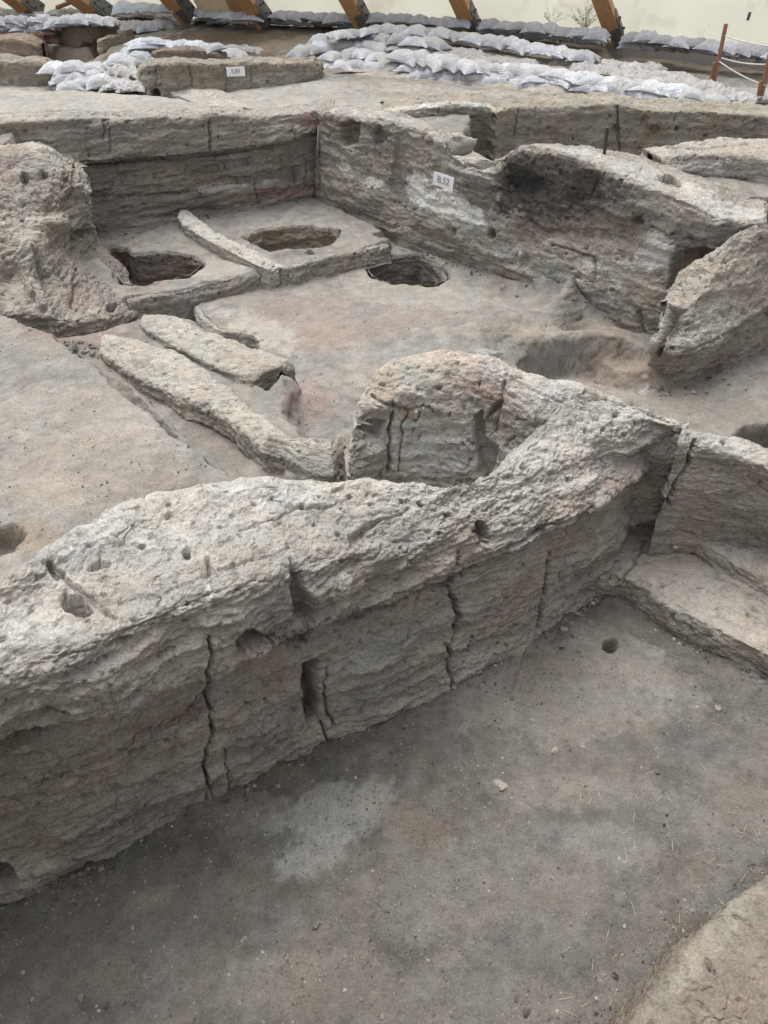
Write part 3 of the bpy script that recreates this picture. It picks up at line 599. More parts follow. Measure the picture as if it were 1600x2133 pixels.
stub_feats = [('L', [(818, 860), (812, 900), (808, 980)], 7, .06), ('L', [(845, 850), (835, 920), (830, 980)], 4, .03), ('L', [(876, 845), (866, 880)], 4, .03),
    ('O', [(992, 865), (1005, 858), (1012, 915), (1032, 935), (1028, 985), (1008, 1002), (992, 960)], .10, 4), ('O', [(1020, 850), (1042, 832), (1036, 856), (1020, 870)], .08, 4),
    ('O', [(750, 885), (775, 878), (805, 880), (800, 890), (780, 905), (750, 895)], .09, 4),
    ('L', [(770, 822), (810, 845), (850, 853), (880, 845), (905, 858)], 6, .03), ('L', [(1045, 800), (1040, 850), (1035, 900)], 8, .03), ('B', 790, 845, 26, 22, 0, -.05), ('B', 775, 940, 30, 40, 0, -.04),
    ('L', [(1048, 930), (1070, 905)], 4, .03), ('L', [(975, 925), (1005, 935)], 5, .03), ('L', [(1060, 790), (1180, 840), (1260, 880)], 5, .015)]
stub_paint = [('E', 910, 745, 110, 28, 5, (0.439, 0.367, 0.319), .8), ('E', 800, 790, 40, 45, 0, (0.446, 0.383, 0.296), .6), ('E', 1010, 800, 60, 38, 20, (0.309, 0.230, 0.200), .7), ('E', 1050, 775, 60, 30, 20, (0.402, 0.334, 0.304), .7),
    ('E', 880, 790, 90, 20, 0, (0.363, 0.310, 0.262), .6), ('E', 900, 925, 170, 90, 0, (.57, .55, .51), .9), ('E', 850, 862, 12, 14, 0, (0.367, 0.254, 0.179), .7), ('E', 770, 950, 45, 50, 0, (0.400, 0.375, 0.340), .7),  # large pale patch: upright face brightened in colour against the notch shade
    ('E', 1080, 880, 60, 60, 0, (0.399, 0.361, 0.335), .6), ('E', 1080, 790, 110, 36, 25, (0.460, 0.430, 0.400), .7), ('E', 1210, 850, 200, 55, 22, LIT_DUST, .8), ('E', 860, 800, 30, 26, 0, (0.380, 0.380, 0.350), .6)]
loft('mudbrick_wall', rows, M_WALL, sp=.0075, smc=.03, smr=.025, amp=.75, strat=.5, tint=(.40, .37, .33), feats=stub_feats, paints=stub_paint, seed=4.2, top=(1.6, 2.6, .04),
     label='stump of pink and tan burnt wall standing behind the notch in the near wall, cracked upright face', cat='wall', vs_lim=(.5, 5))
# small wall end left of the stump
def blk(name, pts, mat, **k):
    return loft(name, [[np.array(p, float) for p in r] for r in pts], mat, **k)
L_ = []
for (a, b, c) in (((535, 985, -.8), (540, 935, -.62), (575, 905, -.55)), ((600, 1000, -.8), (600, 955, -.62), (620, 912, -.55)), ((660, 1000, -.8), (660, 985, -.62), (668, 912, -.52)), ((690, 1010, -.8), (697, 985, -.6), (690, 912, -.52)), ((712, 1000, -.85), (714, 990, -.7), (716, 905, -.60))):
    a_, b_, c_ = P(*a), P(*b), P(*c); L_.append([D3(b_, 0, -.03, -.30), D3(b_, 0, 0, -.02), b_*.4+c_*.6+np.array([0, 0, .02]), c_, D3(c_, 0, .05, -.4)])
blk('low_wall', list(zip(*L_)), M_WALL, sp=.009, smc=.02, smr=.015, amp=.35, strat=.4, tint=(.38, .35, .31), seed=8.0, label='short squared wall end with a pale slab edge, just left of the dark slot by the burnt stump', cat='wall')

# ---- corner wall to the right
rows = [[] for _ in range(7)]
for i, (b, t, c) in enumerate((((1360, 1090), (1400, 925), (1408, 888)), ((1400, 1078), (1440, 928), (1470, 902)), ((1500, 1112), (1530, 945), (1540, 915)), ((1600, 1152), (1600, 972), (1600, 932)), ((1760, 1215), (1750, 1030), (1745, 975)), ((1950, 1300), (1900, 1100), (1900, 1040)), ((2600, 1570), (2500, 1390), (2500, 1320)))):
    t_ = P(*t, -.16-.02*i); b_ = YP(*b, t_[1]-.02); c_ = P(*c, -.13-.02*i)
    rows[0].append(D3(b_, 0, 0, -.35)); rows[1].append(b_); rows[2].append((b_+t_)/2+np.array([0, -.02, 0])); rows[3].append(t_); rows[4].append(c_); rows[5].append(D3(c_, 0.03, .08, -.06)); rows[6].append(D3(c_, .1, .2, -1.1))
loft('mudbrick_wall', rows, M_WALL, sp=.009, smc=.05, smr=.03, amp=.5, strat=.5, tint=(.345, .32, .29), seed=6.2, feats=[('L', [(1448, 915), (1432, 960), (1405, 1010), (1392, 1050)], 8, .08), ('L', [(1560, 990), (1600, 1025)], 4, .02)],
     paints=[('E', 1540, 940, 100, 22, 15, LIT_DUST, .7)], label='low grey-brown wall leaving the cracked corner towards the right edge, above the stepped bench', cat='wall', vs_lim=(.5, 5), cap=False)
# ---- stepped bench
rows = [[] for _ in range(8)]
for (f, e, s1, s2, s3) in (((1200, 1235), (1215, 1190), (1300, 1100), (1310, 1085), (1330, 1070)), ((1262, 1250), (1278, 1212), (1385, 1108), (1392, 1098), (1396, 1082)), ((1292, 1240), (1308, 1203), (1396, 1122), (1400, 1108), (1402, 1084)), ((1380, 1302), (1400, 1262), (1470, 1170), (1480, 1140), (1500, 1105)),
        ((1500, 1365), (1500, 1312), (1560, 1222), (1560, 1186), (1560, 1128)), ((1600, 1415), (1600, 1365), (1640, 1262), (1640, 1215), (1640, 1165)), ((1800, 1530), (1800, 1475), (1820, 1350), (1820, 1300), (1820, 1250)), ((2400, 1875), (2400, 1805), (2400, 1634), (2400, 1575), (2400, 1524))):
    f_ = PF(*f); e_ = P(*e, FLZ(f_[0])+.15); a_ = P(*s1, -.93); b_ = P(*s2, -.82); c_ = P(*s3, -.80)
    rows[0].append(D3(f_, 0, .02, -.3)); rows[1].append(f_); rows[2].append(e_); rows[3].append(a_); rows[4].append(b_); rows[5].append(c_); rows[6].append(D3(c_, .1, .3, 0)); rows[7].append(D3(c_, .1, .35, -.7))
loft('earthen_bench', rows, M_WALL, sp=.0085, smc=.03, smr=.012, amp=.42, strat=.25, tint=(.36, .333, .298), seed=9.1, feats=[('L', [(1393, 1095), (1440, 1150), (1500, 1200), (1600, 1262)], 5, .02), ('L', [(1345, 1120), (1320, 1170), (1290, 1210)], 6, .05), ('H', 1275, 1205, 10, 14, 20, .06)],
     paints=[('E', 1480, 1230, 120, 40, 32, (.40, .375, .34), .6)], label='broad stepped earth bench along the foot of the right-hand wall', cat='bench', vs_lim=(.5, 6))

# ---- low walls (ridges) on the left
def ridge(cols, sp, label, zt, zb, seed, paints=(), feats=(), tint=(.39, .362, .32)):
    R = [[] for _ in range(6)]
    for (l, r, *zz) in cols:
        z = zz[0] if zz else zt
        l_, r_ = P(*l, z), P(*r, z); m_ = (l_+r_)/2
        R[0].append(np.array([l_[0], l_[1]-.02, zb])); R[1].append(D3(l_, 0, 0, -.02)); R[2].append(D3(m_, 0, 0, .015)); R[3].append(D3(r_, 0, 0, -.02)); R[4].append(np.array([r_[0]+.02, r_[1]+.02, zb])); R[5].append(np.array([r_[0]+.02, r_[1]+.02, zb-.15]))
    return loft('low_wall', R, M_WALL, sp=sp, smc=.05, smr=.016, amp=.65, strat=.4, tint=tint, seed=seed, paints=paints, feats=feats, label=label, cat='wall')
ridge([((192, 712), (225, 688), -.72), ((215, 737), (300, 700)), ((268, 772), (385, 738)), ((352, 812), (445, 776)), ((412, 832), (497, 818)), ((496, 886), (555, 866)), ((562, 942), (600, 910)), ((560, 960), (604, 925), -.74)], .0105,
      'low wide ridge of pale crumbly earth between the left platform trench and the broken channel', -.63, -.80, 12.0)
ridge([((290, 668), (305, 650), -.74), ((300, 682), (352, 650)), ((370, 717), (422, 673)), ((440, 752), (502, 710)), ((500, 780), (562, 733)), ((528, 792), (606, 748)), ((545, 790), (618, 764), -.70)], .0105,
      'low lumpy ridge with a blunt broken end, bordering the broken plaster floor edge', -.64, -.95, 13.0, paints=[('E', 575, 790, 60, 30, 0, DARK, .5)])
# curb between the two rear platforms
R = [[] for _ in range(6)]
for l, r, z in (((368, 447), (388, 434), -.68), ((384, 468), (402, 447), -.69), ((430, 497), (440, 474), -.70), ((480, 522), (492, 503), -.71), ((530, 548), (545, 526), -.72), ((553, 556), (562, 538), -.73), ((572, 566), (600, 555), -.80)):
    l_ = P(*l, z); r_ = P(*r, z); R[0].append(Q(l_[0], l_[1]-.01, -1.0)); R[1].append(D3(l_, 0, 0, -.012)); R[2].append(D3((l_+r_)/2, 0, 0, .01)); R[3].append(D3(r_, 0, 0, -.012)); R[4].append(Q(r_[0], r_[1]+.01, -.95)); R[5].append(Q(r_[0], r_[1], -1.1))
loft('plaster_curb', R, M_WALL, sp=.011, smc=.05, smr=.01, amp=.3, strat=.2, tint=(.43, .405, .365), seed=15.0, feats=[('L', [(553, 545), (548, 556)], 4, .03)], label='narrow raised curb dividing the two rear platforms with the oval pits', cat='curb')

# ---- right long wall of the room (sign on it, burnt middle part)
A1, B1 = (-.60, 8.72), (2.36, 5.88)
baseD = [(640, 400), (683, 418), (787, 482), (880, 520), (950, 549), (1040, 588), (1120, 614), (1210, 640), (1306, 668), (1380, 720), (1430, 745)]
topD = [(655, 236), (676, 236), (750, 246), (820, 250), (905, 284), (966, 343), (1028, 366), (1088, 314), (1175, 322), (1262, 354), (1350, 386), (1437, 417), (1525, 462), (1570, 462), (1640, 446), (1800, 420)]
topx = [p[0] for p in topD]; bxs = [p[0] for p in baseD]
silh = [(655, 226), (676, 225), (750, 222), (820, 232), (905, 258), (966, 300), (1040, 345), (1100, 298), (1180, 300), (1262, 308), (1350, 325), (1437, 355), (1560, 405), (1680, 425), (1800, 400)]
rows = [[] for _ in range(8)]
cols = [660, 676, 715, 750, 785, 820, 860, 905, 940, 966, 1000, 1028, 1058, 1088, 1130, 1175, 1220, 1262, 1306, 1350, 1395, 1437, 1490, 1530, 1570, 1600]
for cx_ in cols:
    ty = np.interp(cx_, topx, [p[1] for p in topD]); tb = VP(cx_, ty, A1, B1, .06+.003*max(0, cx_-1480))
    # matching base point with the same plan position along the wall
    t_ = np.array([tb[0], tb[1]]); n2 = np.array([B1[1]-A1[1], -(B1[0]-A1[0])]); n2 = n2/np.linalg.norm(n2); n2 = n2 if n2 @ np.array([-1, -1]) > 0 else -n2
    zt = tb[2]; bt = Q(t_[0]+n2[0]*.12, t_[1]+n2[1]*.12, -1.0)
    w_ = np.interp(cx_, [660, 900, 1028, 1088, 1262, 1640], [.28, .30, .22, .42, .55, .6])
    f1 = Q(t_[0]+n2[0]*.12, t_[1]+n2[1]*.12, -.70); f2 = Q(t_[0]+n2[0]*.03, t_[1]+n2[1]*.03, -.35 if zt > -.2 else zt-.2)
    bk = P(cx_, np.interp(cx_, [p[0] for p in silh], [p[1] for p in silh]), zt-.01)
    if bk[1] < tb[1]+.12: bk = tb-np.array([n2[0], n2[1], 0])*w_
    rows[0].append(D3(bt, 0, 0, -.2)); rows[1].append(bt); rows[2].append(f1); rows[3].append(f2); rows[4].append(tb); rows[5].append((tb+bk)/2+np.array([0, 0, .02])); rows[6].append(bk); rows[7].append(bk+np.array([-n2[0]*.05, -n2[1]*.05, -.85]))
wD_feats = [('O', [(704, 262), (725, 250), (748, 258), (745, 300), (715, 303)], .16, 3), ('O', [(772, 282), (790, 262), (805, 285), (792, 305), (778, 300)], .10, 3), ('H', 1023, 488, 9, 10, 0, .10), ('H', 945, 482, 4, 8, 0, .05),
    ('L', [(742, 255), (742, 300)], 4, -.05), ('L', [(828, 275), (822, 340), (815, 380)], 8, -.05), ('L', [(660, 250), (664, 400)], 8, .05), ('B', 1100, 390, 60, 40, 0, .05), ('H', 1325, 462, 14, 10, 0, .08), ('B', 1310, 480, 34, 34, 0, .05),
    ('L', [(1246, 372), (1230, 410)], 4, .03), ('L', [(1150, 510), (1240, 535), (1238, 580)], 5, .04), ('O', [(1400, 530), (1470, 518), (1500, 530), (1440, 570), (1395, 600)], .13, 5), ('H', 1275, 605, 5, 4, 0, .04), ('H', 1092, 545, 10, 18, 15, .03),
    ('L', [(1340, 700), (1330, 650)], 10, .06), ('L', [(880, 500), (1000, 540), (1100, 580)], 5, .02), ('H', 1190, 562, 4, 4, 0, .03), ('B', 1060, 560, 40, 20, 30, -.02), ('L', [(1350, 330), (1300, 420)], 3, .01), ('H', 895, 300, 8, 8, 0, .04)]
wD_paint = [('E', 1130, 380, 130, 72, 14, (.115, .105, .10), .92), ('E', 1075, 400, 45, 42, 0, BURN, .9), ('E', 1210, 350, 90, 30, 20, (.19, .17, .155), .8), ('E', 1260, 430, 120, 60, 20, (.24, .21, .19), .7), ('E', 1130, 470, 70, 26, 10, (.25, .19, .165), .6), ('E', 1000, 400, 40, 50, 0, (.24, .22, .20), .6),
    ('E', 1430, 500, 60, 26, -10, (.12, .12, .125), .8), ('E', 1500, 480, 40, 14, -30, (.12, .12, .13), .7), ('E', 1440, 550, 35, 26, -20, (.32, .22, .18), .7), ('E', 1160, 420, 160, 60, 15, (.20, .18, .165), .5),
    ('G', [(848, 368), (862, 358), (900, 372), (905, 388), (950, 400), (1000, 440), (1015, 468), (975, 478), (940, 468), (920, 452), (880, 435), (850, 420)], (.78, .78, .75), .97, 5), ('E', 895, 395, 14, 10, 0, (.36, .34, .31), .7),
    ('G', [(708, 345), (735, 350), (755, 362), (800, 375), (795, 395), (765, 390), (740, 375), (715, 368)], (.72, .70, .66), .95, 5), ('E', 740, 328, 60, 8, 12, (.52, .50, .46), .6), ('E', 700, 310, 14, 6, 0, (.52, .50, .46), .6),
    ('E', 1060, 525, 36, 12, 5, PLAST, .8), ('E', 1290, 575, 95, 34, 12, (.62, .59, .55), .8), ('E', 1365, 530, 42, 40, 0, (.66, .64, .61), .85), ('E', 1170, 585, 60, 18, 10, (.62, .60, .56), .75), ('E', 1100, 555, 40, 16, 10, (.60, .58, .55), .7), ('E', 1235, 615, 60, 14, 12, (.58, .55, .51), .7), ('E', 1340, 600, 40, 26, 0, (.47, .42, .37), .6), ('E', 1130, 560, 50, 20, 10, (.36, .37, .32), .6), ('E', 1000, 500, 120, 26, 25, (.345, .345, .30), .6),
    ('G', [(1030, 392), (1062, 345), (1095, 328), (1180, 336), (1262, 372), (1290, 415), (1230, 440), (1150, 455), (1090, 450), (1040, 440)], (.10, .094, .09), .8, 20), ('E', 1090, 380, 40, 26, 0, (.05, .05, .05), .8), ('E', 1200, 400, 30, 20, 20, (.07, .066, .064), .7), ('E', 1150, 470, 60, 14, 10, (.12, .11, .10), .6), ('E', 770, 440, 90, 22, 28, (.33, .295, .255), .5), ('E', 700, 255, 26, 18, 0, (.40, .34, .30), .6), ('E', 960, 330, 90, 30, 30, LIT_DUST, .7), ('E', 1330, 345, 260, 30, 18, LIT_DUST, .85), ('E', 800, 238, 130, 12, 5, LIT_DUST, .8), ('E', 1560, 430, 130, 40, 0, LIT_DUST, .8), ('E', 1440, 460, 120, 26, 25, (.38, .35, .31), .6)]
loft('mudbrick_wall', rows, M_WALLF, sp=.0135, smc=.07, smr=.03, amp=.75, strat=.9, tint=(.35, .32, .285), feats=wD_feats, paints=wD_paint, seed=21.0, fine=1.0, scale=.35,
     label='tall wall with white plaster patches and a charcoal-black burnt section, the B.52 sign fixed to it', cat='wall', vs_lim=(.5, 5))

# ---- wall return at right (pale block coming towards the camera)
rows = [[] for _ in range(8)]
for (b, o_, t, c, yb) in (((1345, 806), (1355, 716), (1376, 655), (1381, 620), 5.40), ((1362, 815), (1372, 740), (1384, 665), (1386, 612), 5.34), ((1400, 815), (1412, 745), (1412, 650), (1398, 592), 5.30), ((1440, 806), (1440, 736), (1445, 632), (1423, 563), 5.34), ((1482, 778), (1488, 714), (1485, 580), (1484, 523), 5.44), ((1540, 742), (1540, 684), (1535, 548), (1550, 476), 5.62), ((1610, 705), (1605, 640), (1605, 512), (1650, 440), 5.84), ((1800, 640), (1790, 590), (1790, 500), (1850, 400), 6.3)):
    b_ = YP(*b, yb+.06); oo = YP(*o_, yb-.12); t_ = YP(*t, yb+.05); c_ = P(*c, t_[2]+.06 if c[0] < 1450 else np.interp(c[0], [1484, 1550, 1650, 1850], [-.14, -.04, .08, .12]))
    rows[0].append(D3(b_, 0, 0, -.3)); rows[1].append(b_); rows[2].append(D3(oo, 0, .09, -.05)); rows[3].append(oo); rows[4].append(t_); rows[5].append(c_); rows[6].append(D3(c_, .03, .05, -.10)); rows[7].append(D3(c_, .1, .12, -.95))
loft('mudbrick_wall', rows, M_WALLF, sp=.0115, smc=.07, smr=.03, amp=.8, strat=.6, tint=(.38, .35, .31), seed=23.0, scale=.5,
     feats=[('L', [(1395, 650), (1385, 700), (1372, 740)], 12, .12), ('O', [(1395, 640), (1430, 648), (1425, 700), (1400, 715), (1385, 690)], .10, 5), ('L', [(1430, 735), (1500, 705), (1600, 650)], 5, .04)],
     paints=[('E', 1480, 700, 60, 30, -30, (.50, .48, .44), .8), ('E', 1560, 660, 50, 30, -30, (.51, .49, .45), .7), ('E', 1430, 790, 60, 14, -10, (.50, .46, .39), .8), ('E', 1560, 610, 60, 40, 0, (.42, .36, .32), .5), ('E', 1500, 750, 60, 10, -32, (.28, .21, .17), .7), ('E', 1450, 580, 70, 30, -35, (.40, .36, .31), .6), ('E', 1410, 670, 20, 30, 0, (.20, .18, .165), .7)],
     label='blunt wall end at the right edge with flaking pale plaster and an undercut base', cat='wall', vs_lim=(.5, 5.5))

# ---- back wall of the room: overhanging top course above recessed bands
rows = [[] for _ in range(12)]
A2, B2 = (-2.97, 7.73), (-.73, 8.89)
topB = [(-250, 262), (0, 254), (60, 248), (150, 245), (250, 248), (340, 242), (440, 238), (520, 243), (600, 236), (668, 229), (700, 228)]
lowB = [(-250, 350), (0, 345), (60, 345), (165, 344), (250, 332), (340, 328), (440, 318), (520, 307), (600, 298), (668, 268), (700, 262)]
baB = [(-250, 520), (0, 500), (60, 495), (165, 490), (250, 482), (340, 470), (400, 452), (480, 438), (600, 424), (668, 408), (700, 404)]
for i in range(11):
    t = VP(*topB[i], A2, B2, .06); n_ = VP(*lowB[i], A2, B2, -.02); b = VP(*baB[i], A2, B2, .05)
    def mix(k, off):
        q = n_*(1-k)+b*k; return D3(q, 0, off, 0)
    rows[0].append(D3(b, 0, 0, -.25)); rows[1].append(D3(b, 0, -.02, 0)); rows[2].append(mix(.62, .03)); rows[3].append(mix(.58, .10)); rows[4].append(mix(.36, .05)); rows[5].append(mix(.33, .12)); rows[6].append(mix(.13, .09)); rows[7].append(mix(.05, .17)); rows[8].append(n_); rows[9].append(t)
    rows[10].append(D3(t, -.05, .30, .0)); rows[11].append(D3(t, -.15, 1.1, -.30))
loft('mudbrick_wall', rows, M_WALLF, sp=.0135, smc=.06, smr=.014, amp=.6, strat=1.2, tint=(.325, .297, .262), seed=31.0, scale=.35,
     feats=[('L', [(437, 252), (438, 316)], 5, .05), ('L', [(215, 250), (218, 290)], 4, .03), ('L', [(225, 250), (232, 320)], 3, .03), ('H', 605, 310, 9, 12, 0, .03), ('L', [(540, 425), (530, 380)], 5, .04), ('L', [(170, 340), (300, 332), (440, 320), (600, 300), (662, 270)], 6, .05),
            ('L', [(180, 412), (330, 405), (420, 395)], 5, .03), ('L', [(610, 250), (615, 290)], 3, .02)],
     paints=[('E', 465, 392, 62, 11, -4, (.58, .56, .52), .85), ('E', 575, 368, 36, 10, -28, (.55, .53, .49), .85), ('E', 560, 405, 110, 16, -8, (.33, .225, .175), .7), ('E', 650, 250, 22, 26, 0, (.35, .235, .20), .7), ('E', 350, 465, 130, 12, -4, (.45, .42, .385), .6), ('E', 300, 345, 140, 16, -4, (.235, .205, .18), .6),
             ('E', 350, 425, 200, 20, -4, (.27, .245, .215), .6), ('E', 540, 340, 100, 8, -6, (.40, .37, .33), .6), ('E', 560, 270, 60, 16, 0, (.34, .33, .28), .5), ('E', 350, 290, 250, 30, 0, (.335, .31, .28), .5), ('G', [(-300, 225), (700, 205), (700, 232), (440, 240), (240, 248), (-300, 256)], (.37, .35, .32), .85, 5)],
     label='layered rear wall of the room with an overhanging top course and patches of white plaster', cat='wall', vs_lim=(.5, 9.8))

# ---- left wall block
net = [  # base, lower, mid, upper, top front, top back
    [(-500, 655, -.5), (-500, 560, -.25), (-500, 470, -.05), (-500, 400, .1), (-500, 330, .2), (-500, 270, .1)],
    [(-100, 660, -.5), (-100, 590, -.35), (-100, 500, -.12), (-100, 410, .08), (-100, 330, .2), (-100, 262, .06)],
    [(0, 655, -.52), (-10, 580, -.38), (0, 480, -.15), (0, 400, .05), (0, 318, .2), (0, 256, .04)],
    [(60, 652, -.55), (50, 580, -.42), (55, 480, -.20), (50, 400, .0), (55, 318, .18), (40, 258, .04)],
    [(110, 660, -.6), (95, 590, -.5), (95, 490, -.28), (95, 410, -.05), (100, 325, .16), (80, 264, .04)],
    [(170, 665, -.7), (150, 600, -.62), (132, 510, -.42), (130, 440, -.18), (135, 352, .08), (112, 280, .02)],
    [(235, 660, -.82), (205, 600, -.75), (160, 530, -.60), (152, 460, -.32), (152, 375, .0), (140, 305, .0)],
    [(290, 650, -.92), (262, 585, -.86), (205, 520, -.74), (178, 470, -.42), (176, 390, -.08), (158, 330, -.02)],
    [(302, 630, -.95), (276, 580, -.9), (215, 505, -.80), (190, 455, -.48), (188, 400, -.15), (172, 350, -.03)]]
rows = [[] for _ in range(8)]
for c in net:
    pts = [P(*p) for p in c]
    rows[0].append(D3(pts[0], 0, 0, -.25))
    for k in range(6): rows[k+1].append(pts[k])
    rows[7].append(D3(pts[5], -.05, .15, -.3))
# far side going back to the rear wall
for dx, dy in ((-.22, .4), (-.55, 1.1), (-.95, 1.9)):
    last = [P(*p) for p in net[-1]]; e = [D3(p, dx+(0 if k > 2 else -.25), dy, -.10*dy if k > 2 else 0) for k, p in enumerate(last)]
    rows[0].append(D3(e[0], 0, 0, -.25))
    for k in range(6): rows[k+1].append(e[k])
    rows[7].append(D3(e[5], -.3, .1, -.3))
loft('mudbrick_wall', rows, M_WALLF, sp=.0125, smc=.05, smr=.03, amp=1.25, strat=1.2, tint=(.345, .315, .278), seed=41.0, scale=.5, fine=1.2,
     feats=[('H', 52, 372, 9, 10, 0, .08), ('H', 90, 365, 10, 9, 0, .07), ('B', 110, 465, 30, 16, 0, -.08), ('O', [(150, 490), (185, 470), (190, 480), (165, 505), (150, 505)], .12, 5), ('L', [(65, 520), (100, 620), (120, 660)], 8, .04), ('H', 232, 642, 10, 8, 0, .08), ('L', [(150, 640), (160, 560)], 8, .04), ('L', [(30, 540), (60, 600), (90, 640)], 10, -.04), ('B', 60, 520, 30, 50, 0, -.06), ('B', 20, 590, 30, 40, 0, .06), ('L', [(158, 330), (150, 400)], 6, .04)],
     paints=[('E', 80, 400, 60, 34, 0, (0.266, 0.228, 0.217), .75), ('E', 10, 355, 30, 24, 0, (0.316, 0.258, 0.247), .6), ('E', 200, 590, 60, 50, 0, (0.298, 0.252, 0.230), .7), ('E', 130, 535, 30, 20, 0, (0.299, 0.255, 0.227), .6), ('E', 240, 600, 40, 40, 0, (0.330, 0.286, 0.264), .6), ('E', 160, 620, 40, 30, 0, (0.295, 0.242, 0.218), .6), ('E', 90, 290, 70, 26, 20, LIT_DUST, .6), ('E', 30, 470, 60, 60, 0, (0.400, 0.375, 0.340), .5), ('E', 165, 420, 20, 40, 0, (0.420, 0.400, 0.360), .5)],
     label='ragged weathered wall mass at the left edge with a pinkish middle and soil slumped at its foot', cat='wall', vs_lim=(.5, 6.5))

# ---- far walls
def simple_wall(cols, mat, sp, label, seed, tint=SOIL, feats=(), paints=(), back=.3, bz=-.5, amp=.6, strat=.7, name='mudbrick_wall', base=None):
    R = [[] for _ in range(6)]
    for (t, z, b) in cols:
        if base is None: t_ = P(*t, z); b_ = YP(*b, t_[1]-.03)
        else: b_ = P(*b, base); t_ = YP(*t, b_[1]+.04)
        R[0].append(D3(b_, 0, 0, -.25)); R[1].append(b_); R[2].append((t_+b_)/2+np.array([0, .01, 0])); R[3].append(t_); R[4].append(D3(t_, 0, back, .03)); R[5].append(D3(t_, 0, back+.12, bz))
    return loft(name, R, mat, sp=sp, smc=.05, smr=.025, amp=amp, strat=strat, tint=tint, seed=seed, feats=feats, paints=paints, label=label, cat='wall', scale=.3)
simple_wall([((795, 232), .02, (795, 262)), ((815, 232), .02, (815, 275)), ((870, 224), .04, (870, 285)), ((950, 217), .04, (950, 310)), ((1015, 219), .04, (1010, 335)), ((1032, 238), .0, (1032, 345)), ((1060, 224), .03, (1060, 335)), ((1160, 224), .03, (1160, 340)), ((1280, 216), .06, (1280, 340)), ((1370, 232), .03, (1370, 340)), ((1480, 232), .03, (1480, 330)), ((1600, 244), .03, (1600, 340)), ((1900, 275), .03, (1900, 370))],
    M_WALLF, .017, 'far wall of the next room with a pale plaster capping and small round holes, below the big sandbag pile', 51.0, (.33, .30, .255),
    feats=[('H', 1028, 250, 6, 14, 0, .08), ('H', 1284, 268, 8, 8, 0, .08), ('H', 1410, 269, 4, 7, 0, .08), ('H', 1363, 270, 10, 9, 0, .05), ('L', [(1078, 228), (1072, 280)], 3, .03), ('L', [(1285, 222), (1290, 330)], 5, .05), ('H', 900, 245, 5, 5, 0, .04), ('H', 1342, 252, 8, 12, 0, .05), ('H', 1470, 283, 6, 3, 0, .05), ('L', [(915, 230), (912, 280)], 4, .04)],
    paints=[('G', [(800, 240), (800, 228), (870, 218), (960, 210), (1020, 216), (1030, 226), (1010, 228), (960, 224), (880, 232)], (.56, .54, .49), .9, 3), ('E', 1360, 270, 24, 14, 0, (.26, .19, .15), .6), ('E', 1500, 245, 140, 12, 4, (.30, .27, .22), .5)], back=.45)
simple_wall([((285, 146), .0, (287, 200)), ((300, 136), .02, (302, 205)), ((322, 134), .02, (325, 205)), ((380, 130), .03, (382, 203)), ((440, 132), .03, (442, 200)), ((520, 130), .03, (520, 196)), ((600, 131), .03, (600, 190)), ((650, 130), .03, (650, 180)), ((668, 136), .01, (668, 172))],
    M_WALLF, .018, 'far brick-coursed wall with the S.89 sign fixed to its face', 52.0, base=-.08, tint=(.325, .295, .25), feats=[('L', [(394, 140), (402, 178)], 4, .04), ('L', [(325, 140), (325, 190)], 4, .03), ('L', [(522, 140), (523, 170)], 3, .03), ('H', 323, 197, 9, 11, 0, .2), ('L', [(300, 152), (660, 148)], 2, .012), ('L', [(330, 165), (660, 160)], 2, .012), ('L', [(470, 145), (472, 190)], 3, .02), ('L', [(610, 140), (611, 165)], 3, .02)], paints=[('E', 330, 142, 50, 5, 0, (.42, .30, .27), .5)], back=.2)
# diagonal low wall in front of it
R = [[] for _ in range(6)]
for l, r in (((322, 172), (340, 166)), ((345, 185), (375, 166)), ((385, 200), (415, 174)), ((430, 222), (455, 184)), ((452, 232), (490, 196)), ((480, 236), (530, 220))):
    l_, r_ = P(*l, .0), P(*r, .0)
    R[0].append(D3(l_, .02, -.02, -.5)); R[1].append(D3(l_, 0, 0, -.03)); R[2].append(D3((l_+r_)/2, 0, 0, .02)); R[3].append(D3(r_, 0, 0, -.02)); R[4].append(D3(r_, .03, .02, -.2)); R[5].append(D3(r_, .03, .02, -.5))
loft('low_wall', R, M_WALLF, sp=.02, smc=.04, smr=.02, amp=.5, strat=.4, tint=(.41, .38, .34), seed=53.0, label='low diagonal wall strip with a pale top running below the S.89 wall', cat='wall', scale=.3)
simple_wall([((-400, 135), -.02, (-400, 190)), ((-60, 130), .0, (-60, 180)), ((0, 127), .0, (0, 180)), ((60, 128), .01, (60, 182)), ((90, 136), .0, (90, 182)), ((108, 150), -.05, (110, 182)), ((114, 170), -.12, (114, 184))],
    M_WALLF, .02, 'smooth brown wall face at the far left beside the folded sheeting sandbags', 54.0, base=-0.06, tint=(.30, .262, .222), feats=[('L', [(26, 160), (24, 178)], 3, .02)], back=.3, strat=.25)
simple_wall([((-300, 86), .0, (-300, 112)), ((-40, 84), .0, (-40, 112)), ((20, 82), .02, (20, 114)), ((52, 86), .0, (54, 114)), ((78, 97), -.05, (82, 112))],
    M_WALLF, .03, 'rounded brown earth block in front of the dark brown sandbags', 55.0, base=-0.0, tint=(.30, .245, .20), back=.4, strat=.3)
simple_wall([((98, 58), .06, (112, 90)), ((120, 52), .1, (125, 94)), ((165, 45), .12, (160, 98)), ((200, 50), .1, (195, 98)), ((228, 62), .05, (215, 92)), ((240, 70), .0, (235, 80))],
    M_WALLF, .025, 'dark eroded earth section under a line of sandbags at the far left', 56.0, base=0.0, tint=(.215, .175, .14), feats=[('H', 180, 96, 14, 4, 8, .1)], back=.3, amp=.9, strat=.4)
